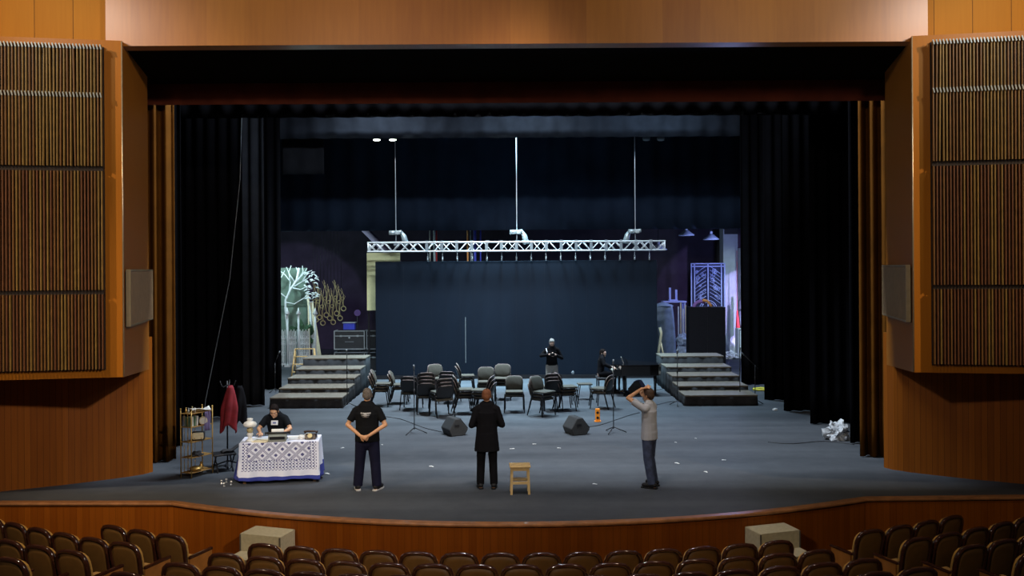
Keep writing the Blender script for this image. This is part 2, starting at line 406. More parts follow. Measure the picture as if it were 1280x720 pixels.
# towers, side panels, lower walls
for sx, side in ((-1, 'left'), (1, 'right')):
    def q(x, y): return (x if sx < 0 else 2*X0-x, y)
    def order(p): return p if sx < 0 else p[::-1]
    # wall of wide boards above/behind the tower
    m = MB(); m.prism(order([q(-6.62, 14.35), q(-12, 14.0), q(-12, 14.6), q(-6.62, 14.75)]), 6.2, 11.5)
    tag(m.build('wall_upper_'+side, wood_side), kind='structure')
    # lower wall, gently curved
    lw = [(-12, 13.7), (-10.2, 14.62), (-9.03, 15.2), (-8.12, 15.66), (-7.6, 15.98), (-7.25, 16.22), (-7.03, 16.42), (-6.93, 16.62)]
    pts = [q(*p) for p in lw]
    if sx > 0: pts = pts[::-1]
    strip_wall(pts, 0, 2.6, .2, 'wall_'+side, wood_wall)
    # proscenium side wall behind the tower, closing up to the header
    m = MB(); m.prism(order([q(-7.0, 16.5), q(-7.2, 16.5), q(-12, 17.6), q(-12, 18.0), q(-7.6, 18.0), q(-7.6, 16.9)]), 0.0, 11.5)
    tag(m.build('wall_proscenium_'+side, dark_back), kind='structure')
    # tower
    A, B, C_, D_ = q(-6.3, 14.0), q(-6.9, 16.4), q(-11.0, 16.4), q(-11.0, 13.2)
    t = thing('acoustic_tower', f'tall jutting wooden wall bay with slatted screens at the {side} side of the stage', 'wall bay', (A[0], A[1], 2.15))
    ox, oy = A
    m = MB()
    poly = [(p[0]-ox, p[1]-oy) for p in order([A, B, C_, D_])]
    vb = {0: 0}
    m.prism(poly, 0, 5.45)
    for v in m.bm.verts:
        if v.co.z < .01 and v.co.y > 1: v.co.z = -.15
    m.build('body', wood_tower, t)
    # frame lines of the front face
    fd = Vector((D_[0]-A[0], D_[1]-A[1], 0)).normalized()          # outwards along the face
    fn = Vector((fd.y, -fd.x, 0)) if sx > 0 else Vector((-fd.y, fd.x, 0))
    if fn.y > 0: fn = -fn
    m = MB(); m.tube([Vector((0, 0, .01))+fn*.006, Vector((0, 0, 5.44))+fn*.006], .012, 6)
    m.build('corner_bead', metal_edge, t)
    start = .27; L = 3.1
    # dark recess behind the slats
    m = MB(); c = fd*(start+L/2)+fn*.02
    ang = math.atan2(fd.y, fd.x)
    m.box((c.x, c.y, (.13+5.33)/2), (L, .03, 5.2), rz=ang)
    m.build('recess_panel', dark_back, t)
    # rails
    for k, z in enumerate((1.385, 3.36)):
        m = MB(); c = fd*(start+L/2)+fn*.06; m.box((c.x, c.y, z), (L, .05, .07), rz=ang); m.build('rail', dark_back, t)
    for k, (z0, z1) in enumerate(((.15, 1.35), (1.42, 3.32), (3.40, 5.33))):
        m = MB(); n = int(L/.0505)
        for i in range(n):
            m.use([slat_a, slat_b, slat_b, slat_c][random.randrange(4)] if k < 2 else [slat_a, slat_c, slat_c][random.randrange(3)])
            c = fd*(start+.014+i*.0505)+fn*.11
            tilt = random.uniform(-.012, .012) if (k == 2 and random.random() < .25) else 0
            M = Matrix.Rotation(ang, 3, 'Z') @ Matrix.Rotation(tilt, 3, 'Y')
            if k == 0 and i == 35: m.use(slat_c)
            m.box((c.x, c.y, (z0+z1)/2), (.0155, .06, z1-z0), M=M)
        m.build('slat_screen', None, t)
    for z in (5.30, 4.53):
        m = MB()
        for i in range(n):
            c = fd*(start+.014+i*.0505)+fn*.152
            m.box((c.x, c.y, z), (.018, .02, .08), M=Matrix.Rotation(ang, 3, 'Z') @ Matrix.Rotation(-.25*sx, 3, 'Y'))
        m.build('clip_row', slat_tip, t)
    # vent grille on the inner return face
    rd = Vector((B[0]-A[0], B[1]-A[1], 0)); rl = rd.length; rd.normalize()
    rn = Vector((rd.y, -rd.x, 0)) if sx < 0 else Vector((-rd.y, rd.x, 0))
    g_ = thing('wall_grille', f'brown ribbed ventilation grille on the inner face of the {side} slatted wall bay', 'grille', (A[0]+rd.x*.1, A[1]+rd.y*.1, 2.95))
    ra = math.atan2(rd.y, rd.x); c = rd*1.13+rn*.02
    m = MB(); m.box((c.x, c.y, .45), (2.2, .04, .9), rz=ra); m.build('back_plate', dark_back, g_)
    m = MB()
    for z in (.02, .93): m.box((c.x+rn.x*.04, c.y+rn.y*.04, z), (2.24, .07, .03), rz=ra)
    for s_ in (.0, 2.24):
        c2 = rd*s_+rn*.06; m.box((c2.x, c2.y, .475), (.03, .07, .93), rz=ra)
    m.build('frame', metal_edge, g_)
    m = MB()
    for i in range(27):
        c2 = rd*(.06+i*.082)+rn*.06; m.box((c2.x, c2.y, .47), (.05, .05, .88), rz=ra)
    m.build('slats', grille, g_)

# stage house shell
m = MB(); m.box((0, 42.1, 6.5), (30, .3, 14)); tag(m.build('wall_back', wall_dark), kind='structure')
for sx, nme in ((-1, 'wall_stage_left'), (1, 'wall_stage_right')):
    m = MB(); m.box((sx*14.2, 30.5, 6.5), (.3, 24, 14)); tag(m.build(nme, wall_dark), kind='structure')
m = MB(); m.box((0, 30, 14.2), (30, 26, .3)); tag(m.build('ceiling', black_wall), kind='structure')

# ------------------------------------------------------------------ drapes
def drape(name, label, x0, y0, x1, y1, z0, z1, mat, amp=.09, wl=.34, cat='curtain', group=None, seed=0, flare=0, kind=None):
    rnd = random.Random(seed); ph = [rnd.uniform(0, 6) for _ in range(4)]
    L = math.hypot(x1-x0, y1-y0); n = max(8, int(L/wl*10)); dx, dy = (x1-x0)/L, (y1-y0)/L
    m = MB()
    def fn(u, v):
        s = u*L
        w = math.sin(s/wl*2*PI+ph[0]+.6*math.sin(s*1.3+ph[1]))*amp*(1-.25*v)+math.sin(s/wl*1.1+ph[2])*amp*.5
        e = flare*(1-v)*(u-.5)
        return Vector((x0+dx*(s+e)-dy*w-x0, y0+dy*(s+e)+dx*w-y0, z0+(z1-z0)*v))
    m.sheet(fn, n, 12)
    o = m.build(name, mat, loc=(x0, y0, 0), solid=.02)
    return tag(o, label, cat, group, kind)
for sx, side in ((-1, 'left'), (1, 'right')):
    def q(x): return x if sx < 0 else 2*X0-x
    drape('stage_curtain', f'golden brown pleated house curtain hanging at the {side} edge of the opening', q(-7.55), 17.35, q(-6.88), 17.6, .02, 7.6, velvet_gold, .10, .22, group='golden side curtains', seed=3, flare=.0)
    for k, (y, xi, w) in enumerate(((18.9, 7.3, 2.2), (21.2, 7.25, 3), (23.1, 7.2, 3), (25.0, 7.25, 3), (28.3, 7.45, 4))):
        if sx < 0:
            xi = (7.3, 7.3, 7.12, 7.1, 7.5)[k]; y = (18.9, 21.0, 22.7, 24.6, 27.8)[k]
        if sx < 0 and k == 1: continue
        which = ['nearest the golden curtain', 'second behind the golden curtain', 'third behind the golden curtain', 'beside the stepped platforms', 'farthest back, beside the props'][k]
        drape('masking_curtain', f'black {side} side masking curtain, {which}', sx*xi+X0*.5, y, sx*(xi+w), y+.1, .02, 9.9, velvet_black if k != 3 or sx > 0 else velvet_char, .07, .30, group=f'black side masking curtains on the {side}', seed=10+k)  # left leg by the platforms: lighter velvet paints in the light on it
drape('valance', 'dark reddish brown valance hanging right across the top of the stage opening', -7.7, 17.1, 7.8, 17.1, 7.15, 12.4, velvet_red, .012, .45, cat='valance', seed=5)
drape('border_curtain', 'plain black border strip just behind the reddish valance', -9, 19.6, 9, 19.6, 7.32, 10.5, velvet_black, .04, .5, group='overhead border curtains', seed=6)
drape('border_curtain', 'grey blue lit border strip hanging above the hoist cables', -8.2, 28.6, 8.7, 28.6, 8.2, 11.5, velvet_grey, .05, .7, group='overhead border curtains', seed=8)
drape('backdrop', 'huge black drop hanging behind the hoist cables above the screen', -11, 33, 11, 33, 5.33, 14.05, velvet_navy, .05, .8, cat='backdrop', seed=9)
o = drape('hanging_cloth_panel', 'short dark cloth panel hanging high at the left, above the props', -7.75, 29.2, -6.33, 29.2, 7.1, 9.4, velvet_char, .02, .6, cat='cloth panel', seed=12)

# slack rope hanging along the left leg
p0 = W(300, 225, 22.0); p1 = W(287, 350, 22.0); p2 = W(257, 500, 22.0)
m = MB(); m.tube([p0-p2+Vector((.1, 0, 3)), p0-p2, p1-p2, Vector((.0, 0, 0)), Vector((-.06, 0, -p2.z+.02))], .011, 6)
tag(m.build('rope', steel_dark, loc=p2), 'thin grey rope slanting down the black left masking curtain', 'rope')

# ------------------------------------------------------------------ screen, truss, hoists
YS = 30.4
xl, xr = W(470, 400, YS).x, W(821, 400, YS).x; zt = 4.13
t = thing('led_screen', 'huge dark blue grey video screen standing at the back of the stage', 'screen', ((xl+xr)/2, YS, 0))
w = xr-xl
m = MB()
m.box((0, .0, (zt+.13)/2), (w, .16, zt-.13)); m.build('screen_panel', screen_m, t, bevel=.01)
m = MB(); m.box((0, .05, .065), (w+.02, .35, .13)); m.build('base_rail', black_metal, t)
m = MB()
for k in range(11):
    x = -w/2+.3+k*(w-.6)/10
    m.tube([(x, .1, 3.6), (x, .6, .05)], .025, 6)
m.box((0, .6, .03), (w, .06, .06)); m.build('brace', black_metal, t)
m = MB()
for k in range(1, 20): m.box((-w/2+k*w/20, -.0812, (zt+.13)/2), (.003, .002, zt-.15))
m.build('module_seam', black_metal, t)
sp = W(582, 425, YS-.09)-Vector(((xl+xr)/2, YS, 0))
m = MB(); m.box((sp.x, -.086, sp.z), (.012, .006, 1.6)); m.build('light_strip', steel, t)  # pale steel strip paints the thin seam light on the screen
sp = W(716, 466, YS-.09)
m = MB(); m.ball((0, 0, 0), (.055, .02, .07), 12, 8)
tag(m.build('tape_patch', steel_dark, loc=sp-Vector((0, .012, 0))), 'small pale patch stuck low on the dark screen', 'sticker')

YT = 30.0
tl, tr = W(460, 309, YT), W(831, 305, YT)
ztr = 4.63; h = .155
t = thing('lighting_truss', 'long white aluminium box truss hanging above the video screen', 'truss', ((tl.x+tr.x)/2, YT, ztr))
L = tr.x-tl.x
m = MB()
for a in (-h, h):
    for b in (-h, h): m.tube([(-L/2, a, b), (L/2, a, b)], .026, 8)
m.build('chord', alu, t)
m = MB(); n = 36; st = L/n
for k in range(n):
    x = -L/2+k*st; a, b = ((-h, h) if k % 2 else (h, -h))
    for yy in (-h, h): m.tube([(x, yy, a), (x+st, yy, b)], .009, 6); m.tube([(x, yy, -a), (x+st, yy, -b)], .009, 6) if k % 4 in (0, 1) else None
    for zz in (-h, h): m.tube([(x, a, zz), (x+st, b, zz)], .011, 6)
m.build('bracing', alu, t)
m = MB()
for xx in (-L/2+.03, L/2-.03):
    for a in (-h, h):
        m.tube([(xx, a, -h), (xx, a, h)], .022, 6); m.tube([(xx, -h, a), (xx, h, a)], .022, 6)
m.build('end_frame', alu, t)
# hanging brackets carrying the screen
bx = []
for k in range(16):
    px = 534+18.6*k; bx.append(W(px, 320, YT-.02).x)
t0 = None
for k, x in enumerate(bx):
    if t0 is None:
        t0 = thing('hanging_bracket', '', 'bracket', (x, YT+.2, 4.13), 0, 'brackets between the truss and the screen')
        m = MB(); m.tube([(0, 0, .02), (0, 0, .36)], .012, 6); m.build('rod', steel, t0)
        m = MB(); m.box((0, -.36, .52), (.10, .03, .38)); m.box((0, .0, .36), (.1, .1, .03)); m.box((0, -.18, .345), (.06, .4, .02)); m.build('clamp', steel_dark, t0)
        m = MB(); m.tube([(0, 0, .0), (0, 0, .13)], .028, 8); m.ball((0, 0, .14), .035, 8, 6); m.build('turnbuckle', steel, t0)
        c = t0
    else:
        c = copy_tree(t0); c.location.x = x
    c['label'] = f'{ORD[k]} steel bracket from the left, hanging from truss to screen top'
# hoists
for k, (px, sgn, nm) in enumerate(((495, 1, 'left'), (646, 1, 'middle'), (794, -1, 'right'))):
    p = W(px, 290, YT)
    t = thing('chain_hoist', f'grey chain hoist motor above the {nm} part of the truss'.replace('middle part', 'middle'), 'chain hoist', (p.x, YT, 5.13), 0, 'chain hoists above the truss')
    m = MB(); m.tube([(-.24, 0, 0), (.0, 0, 0)], .075, 12); m.box((.06, 0, 0), (.16, .16, .14), bevel=.02); m.tube([(.1, 0, .02), (.2, 0, .03)], .06, 12)
    m.build('motor', steel, t)
    m = MB(); m.tube([(.0, 0, -.07), (0, 0, -.35)], .018, 6); m.box((0, 0, -.4), (.12, .34, .1)); m.build('hook', steel_dark, t)
    m = MB(); s_ = sgn
    m.tube([(.16*s_, .1, .04), (.26*s_, .1, -.12), (.33*s_, .1, -.42)], [.05, .09, .12], 10); m.build('chain_bag', steel, t)
    m = MB(); m.tube([(0, 0, .07), (-.02 if k == 0 else 0, 0, 4.4)], .015, 6); m.build('cable', alu, t)
# beam lamps up by the border
for k, (px, lit) in enumerate(((471, 1), (491, 1), (808, 0), (826, 0))):
    p = W(px, 175, 30.8)
    t = thing('work_light', ['glowing work light under the border, left of the left hoist cable', 'glowing work light right at the left hoist cable top', 'unlit work light just right of the right hoist cable', 'unlit work light farther right of the right hoist cable'][k], 'work light', p, 0, 'work lights under the grey border')
    m = MB(); m.box((0, 0, .06), (.26, .14, .08), bevel=.02); m.build('housing', steel_dark, t)
    m = MB(); m.ball((0, 0, 0), (.13, .08, .035), 12, 6); m.build('lens', lamp_emit if lit else steel, t)
    m = MB(); m.tube([(0, 0, .1), (0, 0, 14.05-p.z)], .02, 6); m.build('stem', black_metal, t)

# pale scenic flat behind the screen
p = W(459, 388, 31.2); p2 = W(499, 316, 31.2)
t = thing('scenery_flat', 'pale yellow scenic flat sticking out behind the left edge of the screen', 'scenery flat', (p.x, 31.2, 0))
m = MB(); zb = p.z; m.box((.6, 0, (zb+p2.z)/2), (1.2, .05, p2.z-zb)); m.build('panel', pale_yellow, t)
m = MB()
for x in (.05, 1.15): m.box((x, .06, (p2.z-.1)/2), (.06, .06, p2.z-.1))
m.build('support_frame', black_metal, t)

# ------------------------------------------------------------------ stepped platforms
tops = [.30, .43, .60, .76, 1.0]
for sx, side in ((-1, 'left'), (1, 'right')):
    for k, z in enumerate(tops):
        y0 = 24.1+k*.96
        nm = ['lowest', 'second lowest', 'middle', 'second highest', 'highest'][k]
        t = thing('stage_platform', f'{nm} black skirted platform of the stepped riser at the {side}', 'platform', (sx*5.77+(0 if sx < 0 else .05), y0+.5, 0), 0, f'stepped platforms at the {side}')
        m = MB(); m.box((0, 0, z-.02), (2.03, 1.0, .04)); m.build('deck', riser_top, t, bevel=.005)
        m = MB(); rnd = random.Random(k*7+sx)
        ph = rnd.uniform(0, 6)
        P = [(-1.0, .45), (-1.0, -.485), (1.0, -.485), (1.0, .45)]
        per = [0]; 
        for a, b in zip(P, P[1:]): per.append(per[-1]+math.dist(a, b))
        def fn(u, v):
            s = u*per[-1]
            for i in range(3):
                if s <= per[i+1]+1e-6: break
            f = (s-per[i])/(per[i+1]-per[i]); x = P[i][0]+(P[i+1][0]-P[i][0])*f; y = P[i][1]+(P[i+1][1]-P[i][1])*f
            nx, ny = ((-1, 0), (0, -1), (1, 0))[i]
            w = (.010+.018*(1-v))*(1+math.sin(s*9+ph)*.5+math.sin(s*23+ph)*.4)
            return Vector((x+nx*w, y+ny*w, .004+(z-.045)*v))
        m.sheet(fn, 100, 3); m.build('skirt', riser_skirt, t, solid=.006)
        m = MB()
        for a in (-.93, .93):
            for b in (-.4, .4): m.tube([(a, b, .003), (a, b, z-.04)], .025, 6)
        m.build('leg_frame', steel_dark, t)

# ------------------------------------------------------------------ theatre seats
def make_seat():
    t = thing('theatre_seat', '', 'theatre seat')
    out = [(-.205, .18), (-.232, .5), (-.248, .74), (-.245, .83), (-.222, .895), (-.175, .935), (-.09, .953), (0, .957), (.09, .953), (.175, .935), (.222, .895), (.245, .83), (.248, .74), (.232, .5), (.205, .18)]
    def P(x, z, y=0): return Vector((x, -.02-.20*(z-.4)+y, z))
    m = MB(); m.tube([P(x, z) for x, z in out], .03, 10); m.build('back_frame', lacquer, t)
    def panel(off, bulge, thick, shr):
        m = MB(); o = [(x*shr, .18+(z-.18)*(.985 if shr < 1 else 1)) for x, z in out]
        cx, cz = 0, .55
        L1 = [m.bm.verts.new(P(x, z, off)) for x, z in o]
        L2 = [m.bm.verts.new(P(x*.8, cz+(z-cz)*.8, off+bulge)) for x, z in o]
        Lb = [m.bm.verts.new(P(x, z, off+thick)) for x, z in o]
        n = len(o)
        for i in range(n):
            j = (i+1) % n
            m.face([L1[i], L1[j], L2[j], L2[i]], smooth=True); m.face([L1[i], L1[j], Lb[j], Lb[i]])
        m.face(L2, smooth=True); m.face(Lb)
        return m
    panel(-.012, -.012, .012, .93).build('back_panel', veneer, t)
    panel(.030, .045, .028, 1.07).build('back_cushion', gold_fabric, t)
    m = MB(); m.box((0, .26, .43), (.44, .46, .11), bevel=.03); m.build('seat_cushion', gold_fabric, t)
    m = MB(); m.box((0, .25, .36), (.42, .42, .04)); m.box((0, .06, .17), (.36, .05, .34)); m.build('seat_base', lacquer, t)
    m = MB(); m.box((-.268, .2, .62), (.05, .46, .035), bevel=.012); m.tube([(-.268, -.03, .64), (-.262, -.06, .62)], .02, 6); m.build('armrest', lacquer, t)
    m = MB(); m.box((-.268, .2, .30), (.03, .40, .60)); m.build('side_panel', end_wood, t)
    return t
proto = make_seat(); used = False
def place_seat(r, th, z, label, group, end=0):
    global used
    if not used: c = proto; used = True
    else: c = copy_tree(proto)
    x, y = arc(r, th); c.location = (x, y, z); c.rotation_euler = (0, 0, th)
    c['label'] = label; c['group'] = group
    if end:
        for s_, nm, mt_, dims, cz in ((1, 'armrest', lacquer, (.05, .5, .04), .62), (1, 'side_panel', end_wood, (.035, .48, .60), .30)):
            m = MB(); m.box((.268, .22, cz), dims, bevel=.008); m.build(nm, mt_, c)
    return c
rowname = ['front', 'second', 'third', 'fourth']
RN = ['front row', 'second row', 'third row', 'back visible row']
for ri, (r, z) in enumerate(rows):
    step = .56/r
    n = [14, 15, 16, 17][ri]
    a0 = -(n-1)/2*step
    for i in range(n):
        th = a0+i*step
        x, y = arc(r, th)
        py = HY+(CZ-(z+.965))*F/y - F*x/y*T
        if py > 721: continue
        if i < n/2: pos = f'{ORD[i]} from the left aisle' if i else 'right on the left aisle'
        else: pos = f'{ORD[n-1-i]} from the right aisle' if i < n-1 else 'right on the right aisle'
        place_seat(r, th, z, f'brown theatre seat {pos}, {rowname[ri]} row, middle block', f'middle block theatre seats, {rowname[ri]} row', i == n-1)
    for sx, side in ((-1, 'left'), (1, 'right')):
        for i in range(8):
            th = sx*(.361+i*step); x, y = arc(r, th)
            if abs(F*x/y) > 655 + 10: break
            if ri == 0 and i > (2 if sx < 0 else 3): break
            if ri == 0 and sx > 0 and i > 3: break
            place_seat(r, th, z, f'brown theatre seat with golden edge, {ORD[i]+" from the aisle" if i else "right on the aisle"} in {rowname[ri]} row, {side} block', f'{side} block theatre seats, {rowname[ri]} row', i == 0 and sx < 0 or (sx > 0 and i == 9))

# beige stair boxes up to the stage
for sx, side in ((-1, 'left'), (1, 'right')):
    th = sx*.2943; x, y = arc(RS, th)
    t = thing('stage_steps', f'beige carpeted step box against the stage front at the {side} aisle', 'steps', (x, y, 0), th)
    hw = .345
    for k, (y0, y1, z) in enumerate(((-.03, -.45, -.19), (-.45, -.80, -.46), (-.80, -1.12, -.73))):
        m = MB(); m.box((0, (y0+y1)/2, (z-.98)/2), (2*hw, y0-y1, z+.98)); m.build('step', beige, t, bevel=.006)
        m = MB(); m.box((-sx*(hw+.008) , (y0+y1)/2, (z-.98)/2), (.012, (y0-y1)*.98, z+.97)); m.build('side_board', beige, t)
        for s_ in (-1, 1):
            m = MB(); m.box((s_*hw, y1+.0, (z-.98)/2), (.02, .02, z+.95)); m.build('edge_trim', beige_edge, t)

# ------------------------------------------------------------------ stacking chairs
def make_chair():
    t = thing('stacking_chair', '', 'chair')
    m = MB(); 
    def rr(u): return
    m.box((0, -.02, .455), (.47, .43, .045), bevel=.02); s = m.build('seat', chair_grey, t)
    m = MB(); m.box((0, -.02, .425), (.46, .42, .018), bevel=.008); m.build('seat_shell', chair_shell, s)
    # backrest, curved cushion in front of a plastic shell
    def back(yo, w, hh, th, mat, nm, par):
        m = MB(); outl = []
        hw, hv, rc = w/2, hh/2, .10
        for cx, cz, a0 in ((hw-rc, hv-rc, 0), (-hw+rc, hv-rc, 90), (-hw+rc, -hv+rc, 180), (hw-rc, -hv+rc, 270)):
            for k in range(5): a = R(a0+k*22.5); outl.append((cx+rc*math.cos(a), cz+rc*math.sin(a)))
        def Pp(x, z, o): return Vector((x, .235+.34*z+.5*z*z+yo+o-.6*x*x, .665+z))
        A = [m.bm.verts.new(Pp(x, z, 0)) for x, z in outl]; B = [m.bm.verts.new(Pp(x, z, th)) for x, z in outl]
        A2 = [m.bm.verts.new(Pp(x*.85, z*.82, -.012)) for x, z in outl]; B2 = [m.bm.verts.new(Pp(x*.85, z*.82, th+.01)) for x, z in outl]
        k = len(outl)
        for i in range(k):
            j = (i+1) % k
            m.face([A[i], A[j], B[j], B[i]], smooth=True); m.face([A[i], A[j], A2[j], A2[i]], smooth=True); m.face([B[i], B[j], B2[j], B2[i]], smooth=True)
        m.face(A2, smooth=True); m.face(B2, smooth=True)
        return m.build(nm, mat, par)
    b = back(0, .46, .33, .022, chair_grey, 'backrest', t)
    back(.026, .47, .34, .012, chair_shell, 'back_shell', b)
    m = MB(); pp = [(-.232, -.02), (-.232, .07), (-.205, .135), (-.14, .168), (0, .172), (.14, .168), (.205, .135), (.232, .07), (.232, -.02)]
    m.tube([Vector((x, .235+.34*z+.5*z*z+.020-.6*x*x, .665+z)) for x, z in pp], .009, 6); m.build('back_piping', chair_highlight, b)  # pale rim tube paints in the highlight along the back's top edge
    m = MB()
    for s_ in (-1, 1): m.tube([(s_*.20, .17, .43), (s_*.20, .205, .60)], .013, 6)
    m.build('back_support', black_metal, t)
    for s_ in (-1, 1):
        m = MB(); m.tube([(s_*.245, -.15, .43), (s_*.255, -.20, .40), (s_*.27, -.25, .0)], .015, 8); m.build('leg', black_metal, t)
        m = MB(); m.tube([(s_*.235, .13, .43), (s_*.24, .17, .40), (s_*.25, .28, .0)], .015, 8); m.build('leg', black_metal, t)
    m = MB()
    for s_ in (-1, 1): m.tube([(s_*.245, -.15, .425), (s_*.235, .14, .425)], .013, 6)
    for yy in (-.15, .13): m.tube([(-.24, yy, .415), (.24, yy, .415)], .011, 6)
    m.build('seat_frame', black_metal, t)
    return t
chp = make_chair(); ch_used = False
stacks = [
 (475, 507, 93, 3, 'leftmost stack, beside the left risers'),
 (499, 504, 91, 2, 'pair just right of the leftmost stack'),
 (514, 511, 172, 2, 'pair seen from behind at the left microphone stand'),
 (533, 516, 186, 4, 'tall black-backed stack left of the left floor wedge'),
 (547, 499, 28, 3, 'pale-fronted stack behind the tall black-backed stack'),
 (553, 520, 205, 3, 'low stack directly behind the left floor wedge'),
 (562, 503, 168, 2, 'pair hidden in the middle of the left cluster'),
 (578, 516, 99, 3, 'right-facing stack right of the left floor wedge'),
 (582, 491, 96, 2, 'farthest pair close before the screen'),
 (608, 504, 3, 3, 'left one of two pale-backed stacks behind the black-coated person'),
 (628, 499, -4, 3, 'right one of two pale-backed stacks behind the black-coated person'),
 (605, 517, -101, 3, 'left-facing stack beside the black-coated person'),
 (643, 514, 0, 2, 'pale front-facing pair standing alone in the centre'),
 (677, 519, 48, 3, 'pale angled stack nearest to the man with camera'),
 (690, 512, 188, 3, 'black striped stack directly below the man with camera'),
 (706, 512, 102, 3, 'rightmost stack of the cluster below the man with camera'),
 (753, 510, -118, 2, 'pair in front of the piano keyboard'),
]
LV = {1: ['only'], 2: ['lower', 'upper'], 3: ['bottom', 'middle', 'top'], 4: ['bottom', 'second from bottom', 'third from bottom', 'top']}
for si, (px, py, rot, n, desc) in enumerate(stacks):
    p = G(px, py)
    for k in range(n):
        if not ch_used: c = chp; ch_used = True
        else: c = copy_tree(chp)
        a = R(rot); off = Vector((math.sin(a), -math.cos(a), 0))*(.035*k)
        c.location = p+off+Vector((0, 0, .088*k)); c.rotation_euler = (0, 0, a)
        c['label'] = f'{LV[n][k]} chair of the {desc}'; c['group'] = 'grey and black stacking chairs'

# small stool left of the piano
p = G(731, 499)
t = thing('stool', 'small thin-legged metal stool standing far back near the piano', 'stool', p, .1)
m = MB(); m.box((0, 0, .45), (.42, .32, .04), bevel=.015); m.build('seat', chair_grey, t)
for a in (-1, 1):
    for b in (-1, 1):
        m = MB(); m.tube([(a*.15, b*.11, .43), (a*.22, b*.15, 0)], .013, 6); m.build('leg', black_metal, t)

# ------------------------------------------------------------------ grand piano
pl = G(768, 495); pr = G(818, 494)
pc = Vector((3.86, 26.6, 0))
t = thing('grand_piano', 'closed black grand piano in front of the right part of the screen', 'piano', pc)
outl = [(-.72, -.72), (-.5, -.74), (.3, -.74), (.62, -.66), (.74, -.45), (.70, -.2), (.52, .05), (.2, .3), (-.05, .55), (-.3, .7), (-.5, .74), (-.72, .74)]
m = MB(); m.prism(outl, .62, .92); m.build('case', piano_black, t, bevel=.012)
m = MB(); m.prism([(x*1.015, y*1.015) for x, y in outl], .925, .955); m.build('lid', piano_black, t, bevel=.008)
m = MB(); m.box((-.85, 0, .66), (.26, 1.44, .07)); m.box((-.85, -.70, .74), (.26, .05, .14)); m.box((-.85, .70, .74), (.26, .05, .14)); m.build('keybed', piano_black, t, bevel=.008)
m = MB(); m.box((-.84, 0, .705), (.16, 1.28, .02)); kb = m.build('keyboard', ivory, t)
m = MB()
for k in range(36):
    if k % 7 in (2, 6): continue
    m.box((-.80, -.62+k*.0345, .722), (.09, .016, .016))
m.build('black_key', piano_black, kb)
for x, y in ((-.6, -.6), (-.6, .6), (.52, -.5)):
    m = MB(); m.lathe([(.05, .62), (.06, .5), (.045, .3), (.035, .08), (.05, .06), (.03, .02)], (x, y, 0), 12); m.ball((x, y, .025), .025, 8, 6); m.build('leg', piano_black, t)
m = MB(); m.box((-.45, 0, .35), (.04, .24, .5)); m.box((-.5, 0, .08), (.16, .26, .05)); m.build('pedal_lyre', piano_black, t)
m = MB()
for yy in (-.06, 0, .06): m.box((-.62, yy, .065), (.10, .025, .012))
m.build('pedal', brass, t)
m = MB(); m.box((-.45, 0, 1.02), (.02, .7, .13), M=Matrix.Rotation(-.3, 3, 'Y')); m.build('music_desk', piano_black, t)
m = MB(); m.box((-.52, -.3, 1.06), (.008, .2, .2), M=Matrix.Rotation(-.35, 3, 'Y'))
tag(m.build('sheet_music', paper, loc=pc), 'pale sheet of music propped on the piano', 'sheet music')
# sheet rests on ledge of desk
# piano bench
for ch in t.children: ch.scale.x = .85
bp = Vector((pc.x-1.10, 26.7, 0))
t = thing('piano_bench', 'black bench at the piano keyboard under the black-clad player', 'bench', bp)
m = MB(); m.box((0, 0, .47), (.34, .7, .07), bevel=.02); m.build('seat', black_fabric, t)
for a in (-1, 1):
    for b in (-1, 1):
        m = MB(); m.box((a*.13, b*.3, .22), (.04, .04, .44)); m.build('leg', piano_black, t)

# ------------------------------------------------------------------ wedge monitors
def wedge(px, py, rz, label, sc=.8):
    p = G(px, py)
    t = thing('stage_monitor', label, 'stage monitor', p, rz, 'wedge floor monitors')
    prof = [(-.20, 0), (.22, 0), (.30, .20), (.10, .50), (-.04, .50), (-.31, .17)]
    prof = [(a*sc, b*sc) for a, b in prof]
    m = MB(); m.slab(prof, (-.3*sc, 0, 0), (0, 1, 0), (0, 0, 1), .6*sc); m.build('cabinet', plain('monitor_box'+str(px), (.03, .032, .035), .7, noise=.1, scale=30), t, bevel=.02)
    d = Vector((0, prof[4][0]-prof[5][0], prof[4][1]-prof[5][1])); ln = d.length; d.normalize(); nn = Vector((0, -d.z, d.y))
    mid = Vector((0, (prof[4][0]+prof[5][0])/2, (prof[4][1]+prof[5][1])/2))+nn*.012
    m = MB(); M = Matrix(((1, 0, 0), (0, d.y, nn.y), (0, d.z, nn.z)))
    m.box(mid, (.56*sc, ln*.9, .02), M=M, bevel=.006); m.build('grille', plain('monitor_grille'+str(px), (.03, .032, .035), .6, noise=.3, scale=80), t)
    for s_ in (-1, 1): m = MB(); m.box((s_*.302*sc, .04, .24), (.01, .12, .05)); m.build('handle', black_metal, t)
    return t
wedge(568, 543, R(118), 'black wedge monitor left of the person in the black coat')
wedge(720, 542, R(112), 'black wedge monitor on the floor right of the wooden stool')
wedge(797, 492, R(-110), 'black wedge monitor lying under the grand piano edge')

